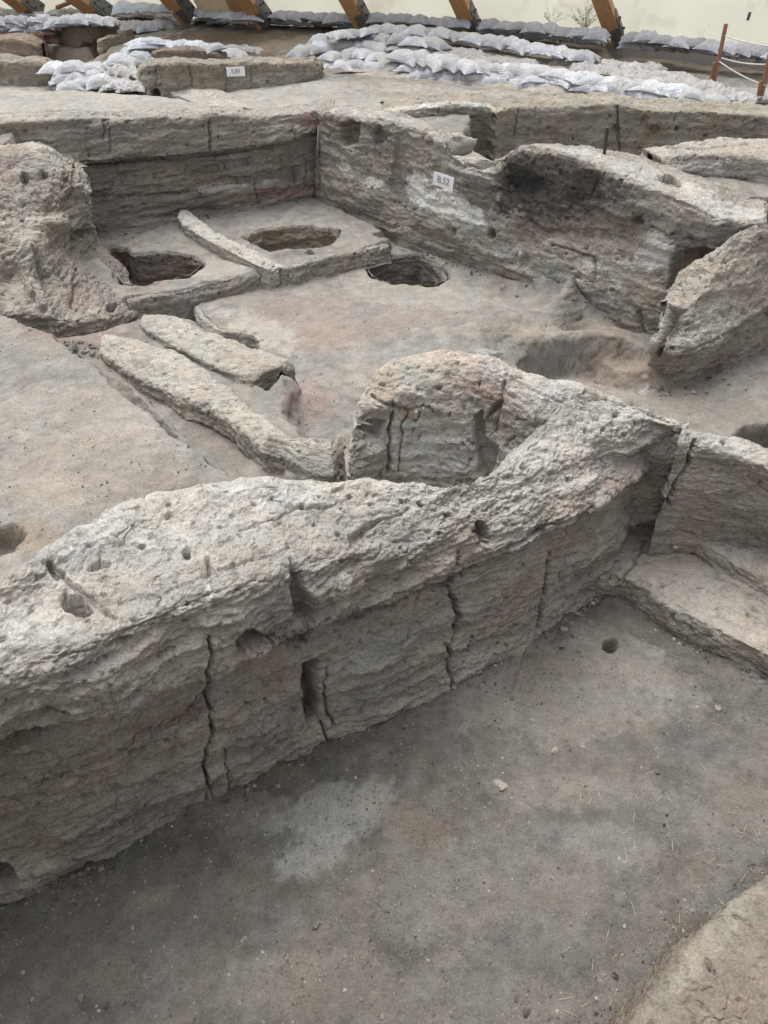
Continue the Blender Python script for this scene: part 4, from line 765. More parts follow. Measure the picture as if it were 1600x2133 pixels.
simple_wall([((312, 112), -.06, (312, 145)), ((340, 103), -.04, (340, 145)), ((400, 105), -.04, (400, 145)), ((450, 112), -.05, (450, 140)), ((470, 118), -.08, (470, 135))],
    M_WALLF, .03, 'short brown earth face beneath the curved row of blue-grey sandbags', 57.0, base=0.0, tint=(.25, .20, .165), back=.15, amp=.5, strat=.4)
simple_wall([((198, 90), -.05, (200, 108)), ((215, 82), -.02, (215, 108)), ((250, 74), .0, (245, 100)), ((275, 66), .02, (270, 85))], M_WALLF, .03, 'small pale earth step between the brown slope and the dark earth section', 58.0, base=0.0, tint=(.35, .31, .26), back=.1, amp=.4, strat=.3)
# plateau walls right of the burnt wall
R = [[] for _ in range(6)]
for f, b, s in (((1385, 348), (1370, 330), (1330, 306)), ((1440, 352), (1430, 322), (1400, 302)), ((1520, 360), (1515, 322), (1500, 284)), ((1600, 386), (1600, 332), (1600, 284)), ((1900, 470), (1890, 400), (1880, 320))):
    b_ = P(*b, .20); f_ = YP(*f, b_[1]-.04); s_ = P(*s, .20)
    R[0].append(D3(f_, 0, 0, -.3)); R[1].append(f_); R[2].append(b_); R[3].append((b_+s_)/2); R[4].append(s_); R[5].append(D3(s_, 0, .12, -.9))
loft('mudbrick_wall', R, M_WALLF, sp=.015, smc=.05, smr=.02, amp=.6, strat=.6, tint=(.39, .36, .32), seed=61.0, paints=[('G', [(1400, 352), (1470, 330), (1620, 345), (1620, 395), (1520, 365)], (.52, .51, .48), .8, 6)], feats=[('L', [(1390, 308), (1470, 310), (1560, 300)], 4, .02)], label='flat-topped wall at the upper right with a white plastered inner face', cat='wall', scale=.3)
# ledge bottom right
R = [[] for _ in range(6)]
for e, b in (((1180, 2330), (1500, 2500)), ((1300, 2125), (1700, 2300)), ((1400, 1990), (1800, 2150)), ((1500, 1900), (1850, 2000)), ((1600, 1812), (1950, 1900)), ((1720, 1700), (2100, 1800)), ((1900, 1560), (2250, 1650))):
    e_ = P(*e, -.86); b_ = P(*b, -.82)
    R[0].append(D3(e_, -.03, .03, -.5)); R[1].append(D3(e_, -.02, .02, -.25)); R[2].append(D3(e_, 0, 0, -.02)); R[3].append(e_*.7+b_*.3+np.array([0, 0, .01])); R[4].append(b_); R[5].append(D3(b_, .4, -.3, .02))
R = [row[::-1] for row in R]
loft('earth_ledge', R, M_WALL, sp=.008, smc=.05, smr=.02, amp=.45, strat=.3, tint=(.215, .186, .154), seed=71.0, label='rounded brown earth ledge in the bottom right corner beside the sunken floor', cat='ledge',
     paints=[('E', 1480, 1960, 30, 150, 40, (.36, .33, .27), .5)])
print('walls', time.time()-T0)

# ================================================================== SHELTER
ribs = [((82, 30), (28, -12), 'leftmost timber rib, reddish and dim, at the far left corner'), ((225, 34), (150, -20), 'timber rib with a grey steel shoe above the grey sandbags at the far left'),
        ((392, 34), (345, -22), 'timber rib with a steel shoe next to the pale board panel'), ((553, 46), (498, -30), 'wide timber rib with dark steel plate right of the pale board panel'),
        ((757, 50), (715, -28), 'timber rib with two steel plates left of the big sandbag pile'), ((985, 62), (950, -18), 'middle-right timber rib with a bolted grey steel shoe'), ((1283, 80), (1246, -20), 'rightmost timber rib, largest, with a bolted steel shoe and a thin upright behind')]
FA = P(0, 33, .1); FB = P(1600, 98, .1)
def foot(px, py): return VP(px, py, FA, FB, 0.15)
rib_first = None
for i, (b, t, lb) in enumerate(ribs):
    p0 = foot(*b); dd = ray(*t); p1 = CAM+dd*((p0[1]-.18)/dd[1])
    r = empty('timber_rib', tuple(p0)); tag(r, lb, 'timber rib', 'timber ribs of the shelter')
    z = Vector(p1-p0).normalized(); x = Vector((1, -.12, 0)); x = (x-z*x.dot(z)).normalized(); y = z.cross(x)
    M = Matrix((x, y, z)).transposed(); wd = .20
    mb = MB(); n_seg = 9; Lr = 3.2
    prev = None
    for k in range(n_seg+1):            # gently arched glulam
        s = Lr*k/n_seg; c = z*s+Vector((0, -.05*s*s, 0)); ring = []
        for sx, sy in ((-1, -1), (1, -1), (1, 1), (-1, 1)): mb.v.append(tuple(c+x*(sx*wd/2)+y*(sy*.30/2))); ring.append(len(mb.v)-1)
        if prev:
            for q in range(4): mb.f.append((prev[q], prev[(q+1) % 4], ring[(q+1) % 4], ring[q]))
        else: mb.f.append(tuple(ring[::-1]))
        prev = ring
    mb.f.append(tuple(prev)); bo = mb.build('beam', M_WOOD, r, bevel=.006)
    br = MB(); br.box(z*.16+x*(wd/2+.012), .012, .27, .34, M).box(z*.13+x*(wd/2+.022), .012, .17, .20, M).box(z*.10-y*.163+x*.05, .13, .012, .24, M)
    bo2 = br.build('steel_shoe', M_STEEL, r, bevel=.003)
    for q in ((.06, .05), (-.05, .12), (.05, .22), (-.06, .26)):
        c = z*q[1]+x*(wd/2+.03)+y*q[0]; bb = MB().tube([c, c+x*.018], .016, 6); bb.build('bolt', M_ROD, bo2)
# board panel between third and fourth ribs
bp = [foot(418, 36), foot(520, 42)]
pr = empty('board_panel', tuple((bp[0]+bp[1])/2)); tag(pr, 'panel of pale vertical boards, browner to the right, between two timber ribs', 'board panel')
ctr = (bp[0]+bp[1])/2
for k in range(9):
    a = bp[0]+(bp[1]-bp[0])*(k+.5)/9-ctr; dd = Vector((-.42, -.12, 1)).normalized(); wv = np.linalg.norm(bp[1]-bp[0])/9*.97
    xx = Vector(bp[1]-bp[0]).normalized(); xx = (xx-dd*xx.dot(dd)).normalized(); yy = dd.cross(xx); M = Matrix((xx, yy, dd)).transposed()
    MB().box(Vector(a)+dd*.9+Vector((0, .12+.004*(k % 2), 0)), wv, .025, 1.8, M).build('board', M_BOARD if k < 6 else M_WOOD, pr)
# brace strut far left
c0 = foot(118, 16); c1 = foot(180, -8); MB().tube([c0, c1], .03, 6).build('timber_strut', M_POST); tag(bpy.data.objects['timber_strut'], 'thin reddish timber brace leaning between the two far left ribs', 'timber brace')
# fabric skin
nu, nv = 90, 24; vsk = []
for j in range(nv+1):
    for i in range(nu+1):
        s = -.45+1.75*i/nu; q = FA+(FB-FA)*s; h = 3.4*j/nv
        ph = (s*6.8) % 1.0
        q = q+np.array([.03, .40-.10*h*h*.35, h-.02])+np.array([0, .05*math.sin(math.pi*ph)*min(1, h*2), 0]); vsk.append(q)
vsk = np.array(vsk); vsk[:, 1] += .015*fbm(vsk, 1.5, 3, 1, 3)
fo = mesh_obj('shelter_fabric', vsk, grid_faces(nv+1, nu+1), M_FAB); tag(fo, 'cream translucent fabric skin of the shelter behind the timber ribs', 'fabric skin')
# concrete footing (right)
def strip(name, top, drop, depth, mat, label, cat, zt):
    v = []; f = []
    for k, p in enumerate(top):
        a = foot(*p) if zt is None else P(*p, zt)
        for q in (D3(a, 0, 0, -drop), D3(a, 0, .0, -.015), D3(a, 0, .015, 0), D3(a, .05, depth, 0), D3(a, .05, depth, -drop)): v.append(q)
        if k:
            b = 5*k
            for j in range(4): f.append((b-5+j, b+j, b+j+1, b-4+j))
    f.append((0, 1, 2, 3, 4)); e = 5*(len(top)-1); f.append((e+4, e+3, e+2, e+1, e))
    o = mesh_obj(name, v, f, mat, smooth=False); tag(o, label, cat); return o
strip('concrete_footing', [(1255, 86), (1290, 90), (1360, 96), (1440, 104), (1520, 113), (1600, 122), (1900, 158)], .30, .9, M_CONC, 'grey concrete footing wall under the sandbags at the upper right', 'footing', .06)
strip('low_concrete_edge', [(1020, 60), (1100, 70), (1200, 80), (1252, 86)], .14, .4, M_CONC, 'low concrete edge below the sandbag row between the two right-hand ribs', 'footing', .07)
strip('grey_board', [(1480, 188), (1520, 198), (1570, 206), (1640, 204)], .05, .5, M_SLAB, 'flat pale grey board lying between the rope stakes', 'board', .02)
a, b = P(1478, 172, .05), P(1585, 206, .05)
MB().tube([a, b], .022, 6).build('timber_rail', plain('grey_rail', (.22, .19, .16), .8, .2, 20)); tag(bpy.data.objects['timber_rail'], 'thin grey timber rail lying at the feet of the two rope stakes', 'rail')

# ================================================================== SIGNS
def sign(name, txt, c, ux, uy, w_, h_, size, label, bend=0.0):
    ux = Vector(ux).normalized(); uy = Vector(uy); uy = (uy-ux*uy.dot(ux)).normalized(); nz = ux.cross(uy); M = Matrix((ux, uy, nz)).transposed()
    r = empty(name, tuple(c)); r.rotation_euler = M.to_euler(); tag(r, label, 'sign')
    v = []; f = []; n = 12
    for k in range(n+1):
        s = -w_/2+w_*k/n; zz = bend*(abs(2*s/w_)**2.5)
        v += [(s, -h_/2, zz), (s, h_/2, zz+bend*.5*(1 if k < 3 else 0)), (s, h_/2, zz-.004), (s, -h_/2, zz-.004)]
        if k:
            b = 4*k
            for j in range(4): f.append((b-4+j, b+j, b+(j+1) % 4, b-4+(j+1) % 4))
    f.append((3, 2, 1, 0)); f.append(tuple(4*n+j for j in range(4)))
    mesh_obj('card', v, [t[::-1] for t in f], M_SIGN, r, smooth=False)
    fc = bpy.data.curves.new('lettering', 'FONT'); fc.body = txt; fc.size = size; fc.extrude = .0008; fc.align_x = 'CENTER'; fc.align_y = 'CENTER'; fc.offset = .0007
    tmp = bpy.data.objects.new('tmp', fc); COL.objects.link(tmp); bpy.context.view_layer.update()
    me = bpy.data.meshes.new_from_object(tmp); bpy.data.objects.remove(tmp); me.materials.clear(); me.materials.append(M_INK)
    o = bpy.data.objects.new('lettering', me); COL.objects.link(o); o.parent = r; o.location = (0, 0, .0065); return r
tdir = np.array([B1[0]-A1[0], B1[1]-A1[1], 0])
s_c = VP(924, 377, A1, B1, -.13)
sign('number_sign', 'B.52', s_c, (*tdir[:2]/np.linalg.norm(tdir), -.02), (.10, .10, 1),   .245, .115, .085, 'curled white card sign reading B.52 on the plastered wall', .006)
yS = P(491, 197, -.08)[1]-.04
s2 = YP(491, 149, yS)
sign('number_sign', 'S.89', s2, (1, 0, .03), (0, .15, 1), .215, .098, .062, 'small flat white card sign reading S.89 on the far wall')

# rod, stakes, rope
p0 = P(1261, 312, .26); p1 = YP(1266, 265, p0[1]); MB().tube([D3(p0, 0, 0, -.1), p1], .014, 8).build('iron_rod', M_ROD); tag(bpy.data.objects['iron_rod'], 'thin dark rod standing upright on the flat wall top', 'rod')
def stake(b, t, lb, z):
    p0 = P(*b, z); p1 = YP(*t, p0[1]); dd = Vector(p1-p0).normalized(); xx = (Vector((1, 0, 0))-dd*dd.x).normalized(); M = Matrix((xx, dd.cross(xx), dd)).transposed(); L = (Vector(p1)-Vector(p0)).length
    MB().box(Vector(p0)+dd*L*.5, .038, .038, L+.12, M).box(Vector(p0)+dd*L*.17+xx*-.04, .035, .03, L*.45, M).build('timber_stake', M_POST, bevel=.004); o = bpy.context.scene.collection.objects[-1]
    tag(o, lb, 'stake', 'stakes of the rope barrier'); return p0, p1
q0, q1 = stake((1487, 172), (1510, 62), 'tall reddish wooden stake with white rope tied to it, left end of the rope barrier', .02)
r0, r1 = stake((1586, 203), (1604, 112), 'reddish wooden stake at the right image edge holding two ropes', .0)
def rope(a, b, sag, lb):
    pts = [a+(b-a)*k/14-np.array([0, 0, sag*4*(k/14)*(1-k/14)]) for k in range(15)]
    o = MB().tube(pts, .0075, 6).build('rope', M_ROPE, smooth=True); tag(o, lb, 'rope', 'ropes of the barrier')
rope(q0+(q1-q0)*.90+np.array([0, -.03, 0]), r0+(r1-r0)*1.15+np.array([.25, -.03, 0]), .03, 'white rope from the top of the tall stake, highest of the three')
rope(q0+(q1-q0)*.42+np.array([0, -.03, 0]), r0+(r1-r0)*.30+np.array([0, -.03, 0]), .02, 'white rope slanting down between the two stakes')
rope(q0+(q1-q0)*.46+np.array([0.05, .05, 0]), r0+(r1-r0)*.75+np.array([0, .03, 0]), .02, 'thin nearly level rope behind the slanting one')

# ================================================================== SANDBAGS
def bag_mesh(name, seed, flat=1.0, torn=0.0):
    rg = np.random.default_rng(seed); nu, nv = 34, 22
    u = np.linspace(-1, 1, nu+1); v = np.linspace(-1, 1, nv+1); U, W = np.meshgrid(u, v)
    top = []
    for sgn in (1, -1):
        ex = np.clip(1-np.abs(U)**3.2, 0, 1)**.5*np.clip(1-np.abs(W)**2.6, 0, 1)**.55
        x = U*.205*(1-.05*W*W); y = W*.125*(1-.10*U*U)+.0*U
        c = np.abs(U*W)**3; x = x*(1+.22*c); y = y*(1+.38*c)
        z = sgn*ex*(.066 if sgn > 0 else .034)*flat
        V = np.stack([x, y, z], -1); sd_ = seed*13.7
        V[..., 2] += ex*(.016*fbm(V, 7, 3, 1, sd_)+.006*fbm(V*np.array([.4, 1.6, 1]), 26, 3, 1, sd_+4))*(1 if sgn > 0 else .5)
        if torn: V[..., 2] += torn*.03*np.abs(fbm(V, 14, 3, 1, sd_+9)); 
        wr = np.exp(-((1-np.abs(U))/.22)**2); V[..., 2] += sgn*ex*wr*.008*np.sin(W*24+seed)
        V[..., 0] += .012*fbm(V, 6, 2, 1, sd_+21)*(1-.0*ex); V[..., 1] += .014*fbm(V, 6, 2, 1, sd_+27)
        V[..., 2] -= .02*(U*U*.7+W*W*.3); top.append(V)
    top[1][0] = top[0][0]; top[1][-1] = top[0][-1]; top[1][:, 0] = top[0][:, 0]; top[1][:, -1] = top[0][:, -1]
    n1 = (nu+1)*(nv+1); f = grid_faces(nv+1, nu+1); V = np.concatenate([top[0].reshape(-1, 3), top[1].reshape(-1, 3)]); ff = np.concatenate([f, f[:, ::-1]+n1])
    V = V.tolist(); ff = ff.tolist()
    # gathered neck of the bag
    V2 = []; F2 = []; k0 = len(V); n = 10
    for k, (s, rr) in enumerate(((.19, .045), (.215, .020), (.235, .022), (.262, .038))):
        for q in range(n):
            a = 2*math.pi*q/n; rj = rr*(1+.25*math.sin(3*a+seed)); V2.append([s, rj*1.25*math.cos(a)+.02*math.sin(seed), rj*.55*math.sin(a)-.004-.01*k])
        if k:
            for q in range(n): F2.append([k0+(k-1)*n+q, k0+(k-1)*n+(q+1) % n, k0+k*n+(q+1) % n, k0+k*n+q])
    V += V2; ff += F2
    me = bpy.data.meshes.new(name); me.from_pydata(V, [], ff); me.update(); me.polygons.foreach_set('use_smooth', np.ones(len(me.polygons), bool)); return me
VAR = {}
for kind_, mt, fl, tn in (('clean', M_BAG, 1, 0), ('blue', M_BAGB, 1.1, 0), ('dusty', M_BAGD, .75, 1), ('brown', M_BAGR, 1, 0), ('grey', M_BAGG, 1, 0)):
    VAR[kind_] = []
    for s in range(5 if kind_ != 'brown' else 3):
        me = bag_mesh('sandbag', s+1+{'clean': 0, 'blue': 10, 'dusty': 20, 'brown': 30, 'grey': 40}[kind_], fl, tn); me.materials.append(mt); VAR[kind_].append(me)
ORD = ['first', 'second', 'third', 'fourth', 'fifth', 'sixth', 'seventh', 'eighth', 'ninth', 'tenth', 'eleventh', 'twelfth', 'thirteenth', 'fourteenth', 'fifteenth', 'sixteenth', 'seventeenth', 'eighteenth', 'nineteenth', 'twentieth']
NB = [0]
def zY(py, Y):
    d = ray(800, py); return H+Y*d[2]/d[1]
def bags(path, n, z, kind_, where, adj='pale', size=1.0, turn=0.0, jit=.06, ground=None, tilt=0.0, group='sandbags'):
    """bags along a pixel path at height z (centre height)"""
    pts = [P(a, b, z) if z < 5 else YP(a, b, z) for a, b in path]; L = [0]
    for a, b in zip(pts[:-1], pts[1:]): L.append(L[-1]+np.linalg.norm(b-a))
    for i in range(n):
        s = L[-1]*(i+.5)/n; k = max(j for j in range(len(L)) if L[j] <= s+1e-9); k = min(k, len(pts)-2)
        t = (s-L[k])/(L[k+1]-L[k]); c = pts[k]+(pts[k+1]-pts[k])*t; d = pts[k+1]-pts[k]
        me = random.choice(VAR[kind_]); o = bpy.data.objects.new('sandbag', me); COL.objects.link(o); NB[0] += 1
        sx = min(1.3, max(.75, (L[-1]/n)/.37 if not turn else .9))*size
        o.location = (c[0]+random.uniform(-.02, .02), c[1]+random.uniform(-.03, .03), c[2]+random.uniform(-.008, .012))
        o.rotation_euler = (random.uniform(-.12, .12)-tilt, random.uniform(-.10, .10), math.atan2(d[1], d[0])+turn+random.uniform(-jit, jit)*5+(math.pi if random.random() < .5 else 0))
        o.scale = (sx*random.uniform(.95, 1.06), size*random.uniform(.92, 1.15), size*random.uniform(.85, 1.35))
        tag(o, f'{adj} sandbag, {ORD[i]} from left {where}', 'sandbag', group)
# rows against the fabric
bags([(1298, 78), (1360, 82), (1450, 92), (1600, 112), (1640, 118)], 10, .25, 'grey', 'in top course right of largest rib')
bags([(1300, 92), (1380, 98), (1480, 107), (1620, 124)], 9, .15, 'grey', 'in bottom course right of largest rib')
bags([(1005, 52), (1080, 58), (1170, 66), (1260, 76)], 8, .25, 'grey', 'in top course between two right-hand ribs')
bags([(1010, 65), (1080, 71), (1170, 79), (1250, 86)], 8, .14, 'grey', 'in bottom course between two right-hand ribs')
bags([(775, 40), (850, 43), (920, 47), (975, 52)], 7, .23, 'grey', 'in top course between fifth and sixth ribs', adj='grey')
bags([(780, 52), (860, 56), (970, 64)], 7, .13, 'grey', 'in bottom course between fifth and sixth ribs', adj='grey', size=.92)
bags([(575, 34), (640, 37), (735, 42)], 6, .22, 'grey', 'in top course right of wide rib', adj='grey')
bags([(572, 45), (650, 48), (738, 52)], 6, .12, 'grey', 'in bottom course right of wide rib', adj='grey', size=.92)
bags([(408, 28), (470, 34), (545, 40)], 5, .20, 'grey', 'in upper row below board panel', adj='lavender-grey')
bags([(415, 42), (480, 46), (545, 48)], 5, .08, 'dusty', 'in lowest row below board panel', adj='dusty')
bags([(245, 18), (300, 18), (365, 22)], 4, .26, 'blue', 'in upper row left of board panel', adj='pale blue', size=1.1)
bags([(245, 32), (310, 34), (372, 36)], 4, .12, 'dusty', 'in lower row left of board panel', adj='dusty grey')
bags([(104, 28), (160, 27), (222, 29)], 5, .13, 'dusty', 'between second and third ribs', adj='grey')
bags([(-10, 30), (40, 29), (82, 32)], 4, .13, 'dusty', 'beside the leftmost rib', adj='dull grey')
# left bank of bags
for k, (y, kd, nm, ad) in enumerate(((45, 'grey', 'in top course of far left stack', 'grey'), (53, 'grey', 'in second course of far left stack', 'grey'), (61, 'grey', 'in third course of far left stack', 'lavender-grey'))):
    bags([(-15, y+1), (50, y), (108, y-2)], 5, 12.75, kd, nm, adj=ad, size=.85)
for k, (y, nm) in enumerate(((71, 'in upper dark course of far left stack'), (80, 'in middle dark course of far left stack'), (88, 'in lowest dark course of far left stack'))):
    bags([(-15+20*k, y), (115, y-2)], 5, 12.7, 'brown', nm, adj='dark brown', size=.7)
bags([(105, 52), (150, 44), (200, 43), (235, 52)], 5, 12.75, 'clean', 'on top of dark earth section', adj='pale')
bags([(205, 54), (250, 56), (300, 52), (350, 46)], 5, .09, 'dusty', 'in row right of dark earth section', adj='dusty')
bags([(280, 62), (330, 56), (380, 47), (410, 42)], 4, .05, 'blue', 'in lower row below third rib', adj='pale blue')
bags([(215, 78), (245, 70), (275, 62)], 2, .04, 'dusty', 'beside small pale earth step', adj='dusty')
# curved row (blue) above the brown face
bags([(262, 122), (283, 108), (300, 92), (322, 88)], 4, 11.5, 'blue', 'climbing left end of curved row', adj='pale blue', turn=.3)
bags([(322, 97), (360, 98), (410, 99), (448, 104)], 8, 11.55, 'blue', 'in curved row above short brown face', adj='pale blue', turn=1.15, size=.85)
bags([(225, 140), (250, 130), (275, 128)], 3, 11.0, 'clean', 'in heap left of S.89 wall', adj='pale blue-grey')
bags([(292, 118), (300, 130)], 2, 11.3, 'blue', 'under left end of curved row', adj='bright blue')
bags([(470, 112), (500, 118)], 2, -.01, 'clean', 'lying right of curved row', adj='pale')
bags([(460, 103), (510, 104), (545, 110)], 3, .0, 'dusty', 'half buried right of curved row', adj='dusty', size=.8)
bags([(105, 150), (150, 142), (205, 146)], 3, 10.45, 'clean', 'in top layer beside far left wall', adj='smooth pale', size=1.15)
bags([(120, 164), (165, 160), (215, 162)], 3, 10.35, 'clean', 'in middle layer beside far left wall', adj='pale blue-grey')
bags([(135, 177), (180, 172), (225, 172)], 3, 10.25, 'clean', 'in bottom layer beside far left wall', adj='pale blue-grey')
bags([(215, 158), (250, 152), (285, 158)], 3, 10.5, 'dusty', 'in upper patch left of S.89 wall', adj='dusty')
bags([(225, 176), (255, 178), (290, 184)], 3, 10.2, 'dusty', 'in lower patch left of S.89 wall', adj='dusty grey')
# big pile: back row, filler, front courses
g2 = 'sandbags of the big pile'
bags([(700, 78), (745, 70), (800, 64), (860, 66), (930, 74)], 9, .22, 'clean', 'along rear crest of big pile', group=g2, size=1.0)
bags([(930, 76), (1000, 85), (1080, 96), (1150, 108), (1230, 122)], 12, .19, 'clean', 'along long rear arm of big pile', group=g2, adj='pale lavender', size=1.0)
bags([(820, 84), (870, 88), (920, 96)], 4, .17, 'clean', 'just under rear crest of big pile', group=g2, adj='bright pale', size=1.0)
bags([(655, 88), (700, 82), (760, 80), (810, 86)], 7, .13, 'clean', 'in upper left shoulder of big pile', group=g2, adj='clean pale')
bags([(618, 112), (655, 104), (700, 100), (750, 98), (800, 104)], 8, .07, 'clean', 'in front left row of big pile', group=g2, adj='bright pale', size=1.05)
bags([(680, 122), (720, 118), (770, 118), (830, 126)], 5, .06, 'clean', 'below front left row of big pile', group=g2, turn=.7)
bags([(685, 138), (730, 140), (790, 142), (840, 146)], 7, -.01, 'clean', 'at left foot of big pile', group=g2, adj='flattened pale')
bags([(820, 100), (880, 104), (940, 108), (1000, 116)], 6, .09, 'dusty', 'in hollow at middle of big pile', group=g2, adj='torn dusty')
bags([(900, 120), (970, 124), (1050, 132), (1110, 138)], 7, .06, 'dusty', 'in front half of big pile hollow', group=g2, adj='torn dusty')
bags([(830, 122), (880, 126), (930, 134), (985, 142)], 5, .12, 'clean', 'in top course at middle of big pile', group=g2, adj='slumped pale', size=1.2, turn=-.4)
bags([(845, 140), (900, 146), (960, 152), (1010, 158)], 7, .04, 'clean', 'in second course at middle of big pile', group=g2, size=1.05)
bags([(860, 158), (920, 162), (990, 168), (1040, 174)], 8, -.02, 'clean', 'in bottom course at middle of big pile', group=g2, adj='half-buried pale', size=.95)
bags([(995, 140), (1060, 146), (1130, 154), (1190, 162), (1250, 172)], 11, .10, 'clean', 'in top right front course of big pile', group=g2, size=1.05)
bags([(1010, 154), (1080, 162), (1150, 170), (1230, 182), (1290, 190)], 11, .04, 'clean', 'in second right front course of big pile', group=g2)
bags([(1040, 172), (1110, 180), (1180, 188), (1250, 196)], 9, -.02, 'clean', 'in bottom right front course of big pile', group=g2, size=.9)
bags([(1260, 172), (1320, 180), (1390, 190), (1450, 198)], 7, .09, 'clean', 'in top course at right end of big pile', group=g2, size=1.0)
bags([(1290, 192), (1350, 200), (1430, 208), (1500, 212)], 8, .02, 'clean', 'in lower course at right end of big pile', group=g2)
bags([(1160, 128), (1230, 136), (1300, 142), (1370, 148)], 7, .08, 'dusty', 'in rear right layer of big pile', group=g2, adj='flat dusty', size=1.1)
bags([(1200, 146), (1270, 153), (1350, 160), (1430, 166)], 7, .08, 'dusty', 'in middle right layer of big pile', group=g2, adj='flat dusty', size=1.1)
bags([(1280, 164), (1350, 170), (1430, 178), (1500, 186)], 6, .07, 'dusty', 'in front right layer of big pile', group=g2, adj='flat dusty', size=1.05)
bags([(1440, 192), (1500, 200), (1560, 208)], 4, .03, 'dusty', 'at right tip of big pile', group=g2, adj='crumpled')
print('bags', NB[0], time.time()-T0)
# core of fill under the pile
R = [[] for _ in range(5)]
for f, t, b in (((640, 125), (680, 100), (720, 78)), ((700, 150), (720, 110), (780, 74)), ((860, 168), (860, 125), (870, 80)), ((1000, 178), (1000, 150), (1000, 98)), ((1130, 195), (1120, 165), (1130, 118)), ((1280, 205), (1270, 180), (1260, 135)), ((1420, 212), (1410, 195), (1400, 155)), ((1530, 214), (1500, 206), (1480, 180))):
    f_, t_, b_ = P(*f, -.02), P(*t, .05), P(*b, .09); R[0].append(D3(f_, 0, 0, -.2)); R[1].append(f_); R[2].append(t_); R[3].append(b_); R[4].append(D3(b_, 0, .15, -.4))
loft('soil_heap', R, M_GROUND, sp=.03, smc=.06, smr=.05, amp=.5, strat=.2, tint=(.38, .345, .30), seed=80., label='dusty soil heap showing between the sandbags of the big pile', cat='soil heap')

# ================================================================== STONES, GRIT, STRAW
def rock(seed, r=1.0):
    import bmesh
    bm = bmesh.new(); bmesh.ops.create_icosphere(bm, subdivisions=3, radius=1)
    V = np.array([v.co[:] for v in bm.verts]); rg = np.random.default_rng(seed); n = 9
    for _ in range(n):                      # chop flat facets
        d = rg.normal(size=3); d /= np.linalg.norm(d); h = rg.uniform(.45, .85); s = V @ d; V = V-np.outer(np.clip(s-h, 0, None), d)
    V = V*(1+.12*fbm(V, 2, 3, 1, seed*3.1)[:, None]); V = V*np.array([1, rg.uniform(.65, .95), rg.uniform(.45, .7)])
    f = [[v.index for v in fc.verts] for fc in bm.faces]; bm.free(); return V, f
def stone(px, py, r, lb, col=(.30, .28, .25), mat=M_WALL):
    p = PF(px, py); z = z_front(p[0], p[1]); V, f = rock(px+py)
    a = (px*7 % 6.28); c, s = math.cos(a), math.sin(a); V = V*r; V = np.stack([V[:, 0]*c-V[:, 1]*s, V[:, 0]*s+V[:, 1]*c, V[:, 2]], -1)+np.array([p[0], p[1], z+r*.2])
    o = mesh_obj('stone', V, f, mat, tint=np.ones((len(V), 3))*np.array(col), smooth=False); tag(o, lb, 'stone', 'loose stones on the sunken floor')
for a in ((1038, 1640, .042, 'largest pale clod on the sunken floor, right of centre', (.38, .345, .30)), (660, 1928, .026, 'dark rounded stone in the lower middle of the sunken floor', (.20, .185, .165)),
          (168, 2078, .028, 'grey-brown stone near the bottom left corner', (.22, .205, .185)), (759, 1932, .014, 'small dark pebble right of the dark rounded stone', (.22, .2, .18)), (1157, 1567, .026, 'flat pale chip in the middle of the sunken floor', (.38, .36, .32)),
          (1212, 1560, .016, 'smaller pale chip beside the flat pale chip', (.38, .35, .31)), (1495, 1478, .022, 'pale flat lump below the stepped bench', (.38, .36, .31)), (1172, 1322, .026, 'pale clod against the foot of the near wall', (.40, .365, .325)),
          (1096, 2110, .024, 'dark clod at the bottom edge right of centre', (.12, .11, .10)), (1280, 2035, .016, 'nearly black crumb near the earth ledge', (.06, .055, .05)), (1222, 1905, .012, 'grey pebble left of the white pebble', (.25, .23, .21)),
          (1302, 1927, .010, 'tiny white pebble near the lower right', (.62, .6, .56)), (1390, 1988, .016, 'dark stone at the foot of the earth ledge', (.18, .16, .14)), (510, 1957, .012, 'small grey pebble left of the dark rounded stone', (.25, .23, .21)),
          (500, 2090, .012, 'small pebble at the bottom, left of centre', (.24, .22, .2)), (302, 2035, .013, 'pair-like brown crumb low on the left', (.22, .2, .18)), (1370, 1610, .012, 'small dark pebble right of the large pale clod', (.15, .135, .12)),
          (1335, 1600, .010, 'small tan pebble right of the large pale clod', (.34, .29, .22)), (1075, 2080, .018, 'dark crumb just above the bottom dark clod', (.16, .145, .13)), (1240, 2110, .015, 'dark crumb at the bottom near the ledge', (.13, .12, .1)), (278, 1935, .012, 'pale crumb in the shaded left floor', (.36, .33, .29)), (795, 2115, .013, 'brown crumb at the bottom centre', (.24, .22, .19)), (1150, 1830, .010, 'round pebble in the right middle of the sunken floor', (.28, .25, .22)), (1440, 1900, .012, 'grey stone between the white pebble and the ledge top', (.27, .25, .22)), (1110, 1501, .014, 'beige chip above the flat pale chip', (.36, .335, .3))):
    stone(*a[:4], col=a[4])
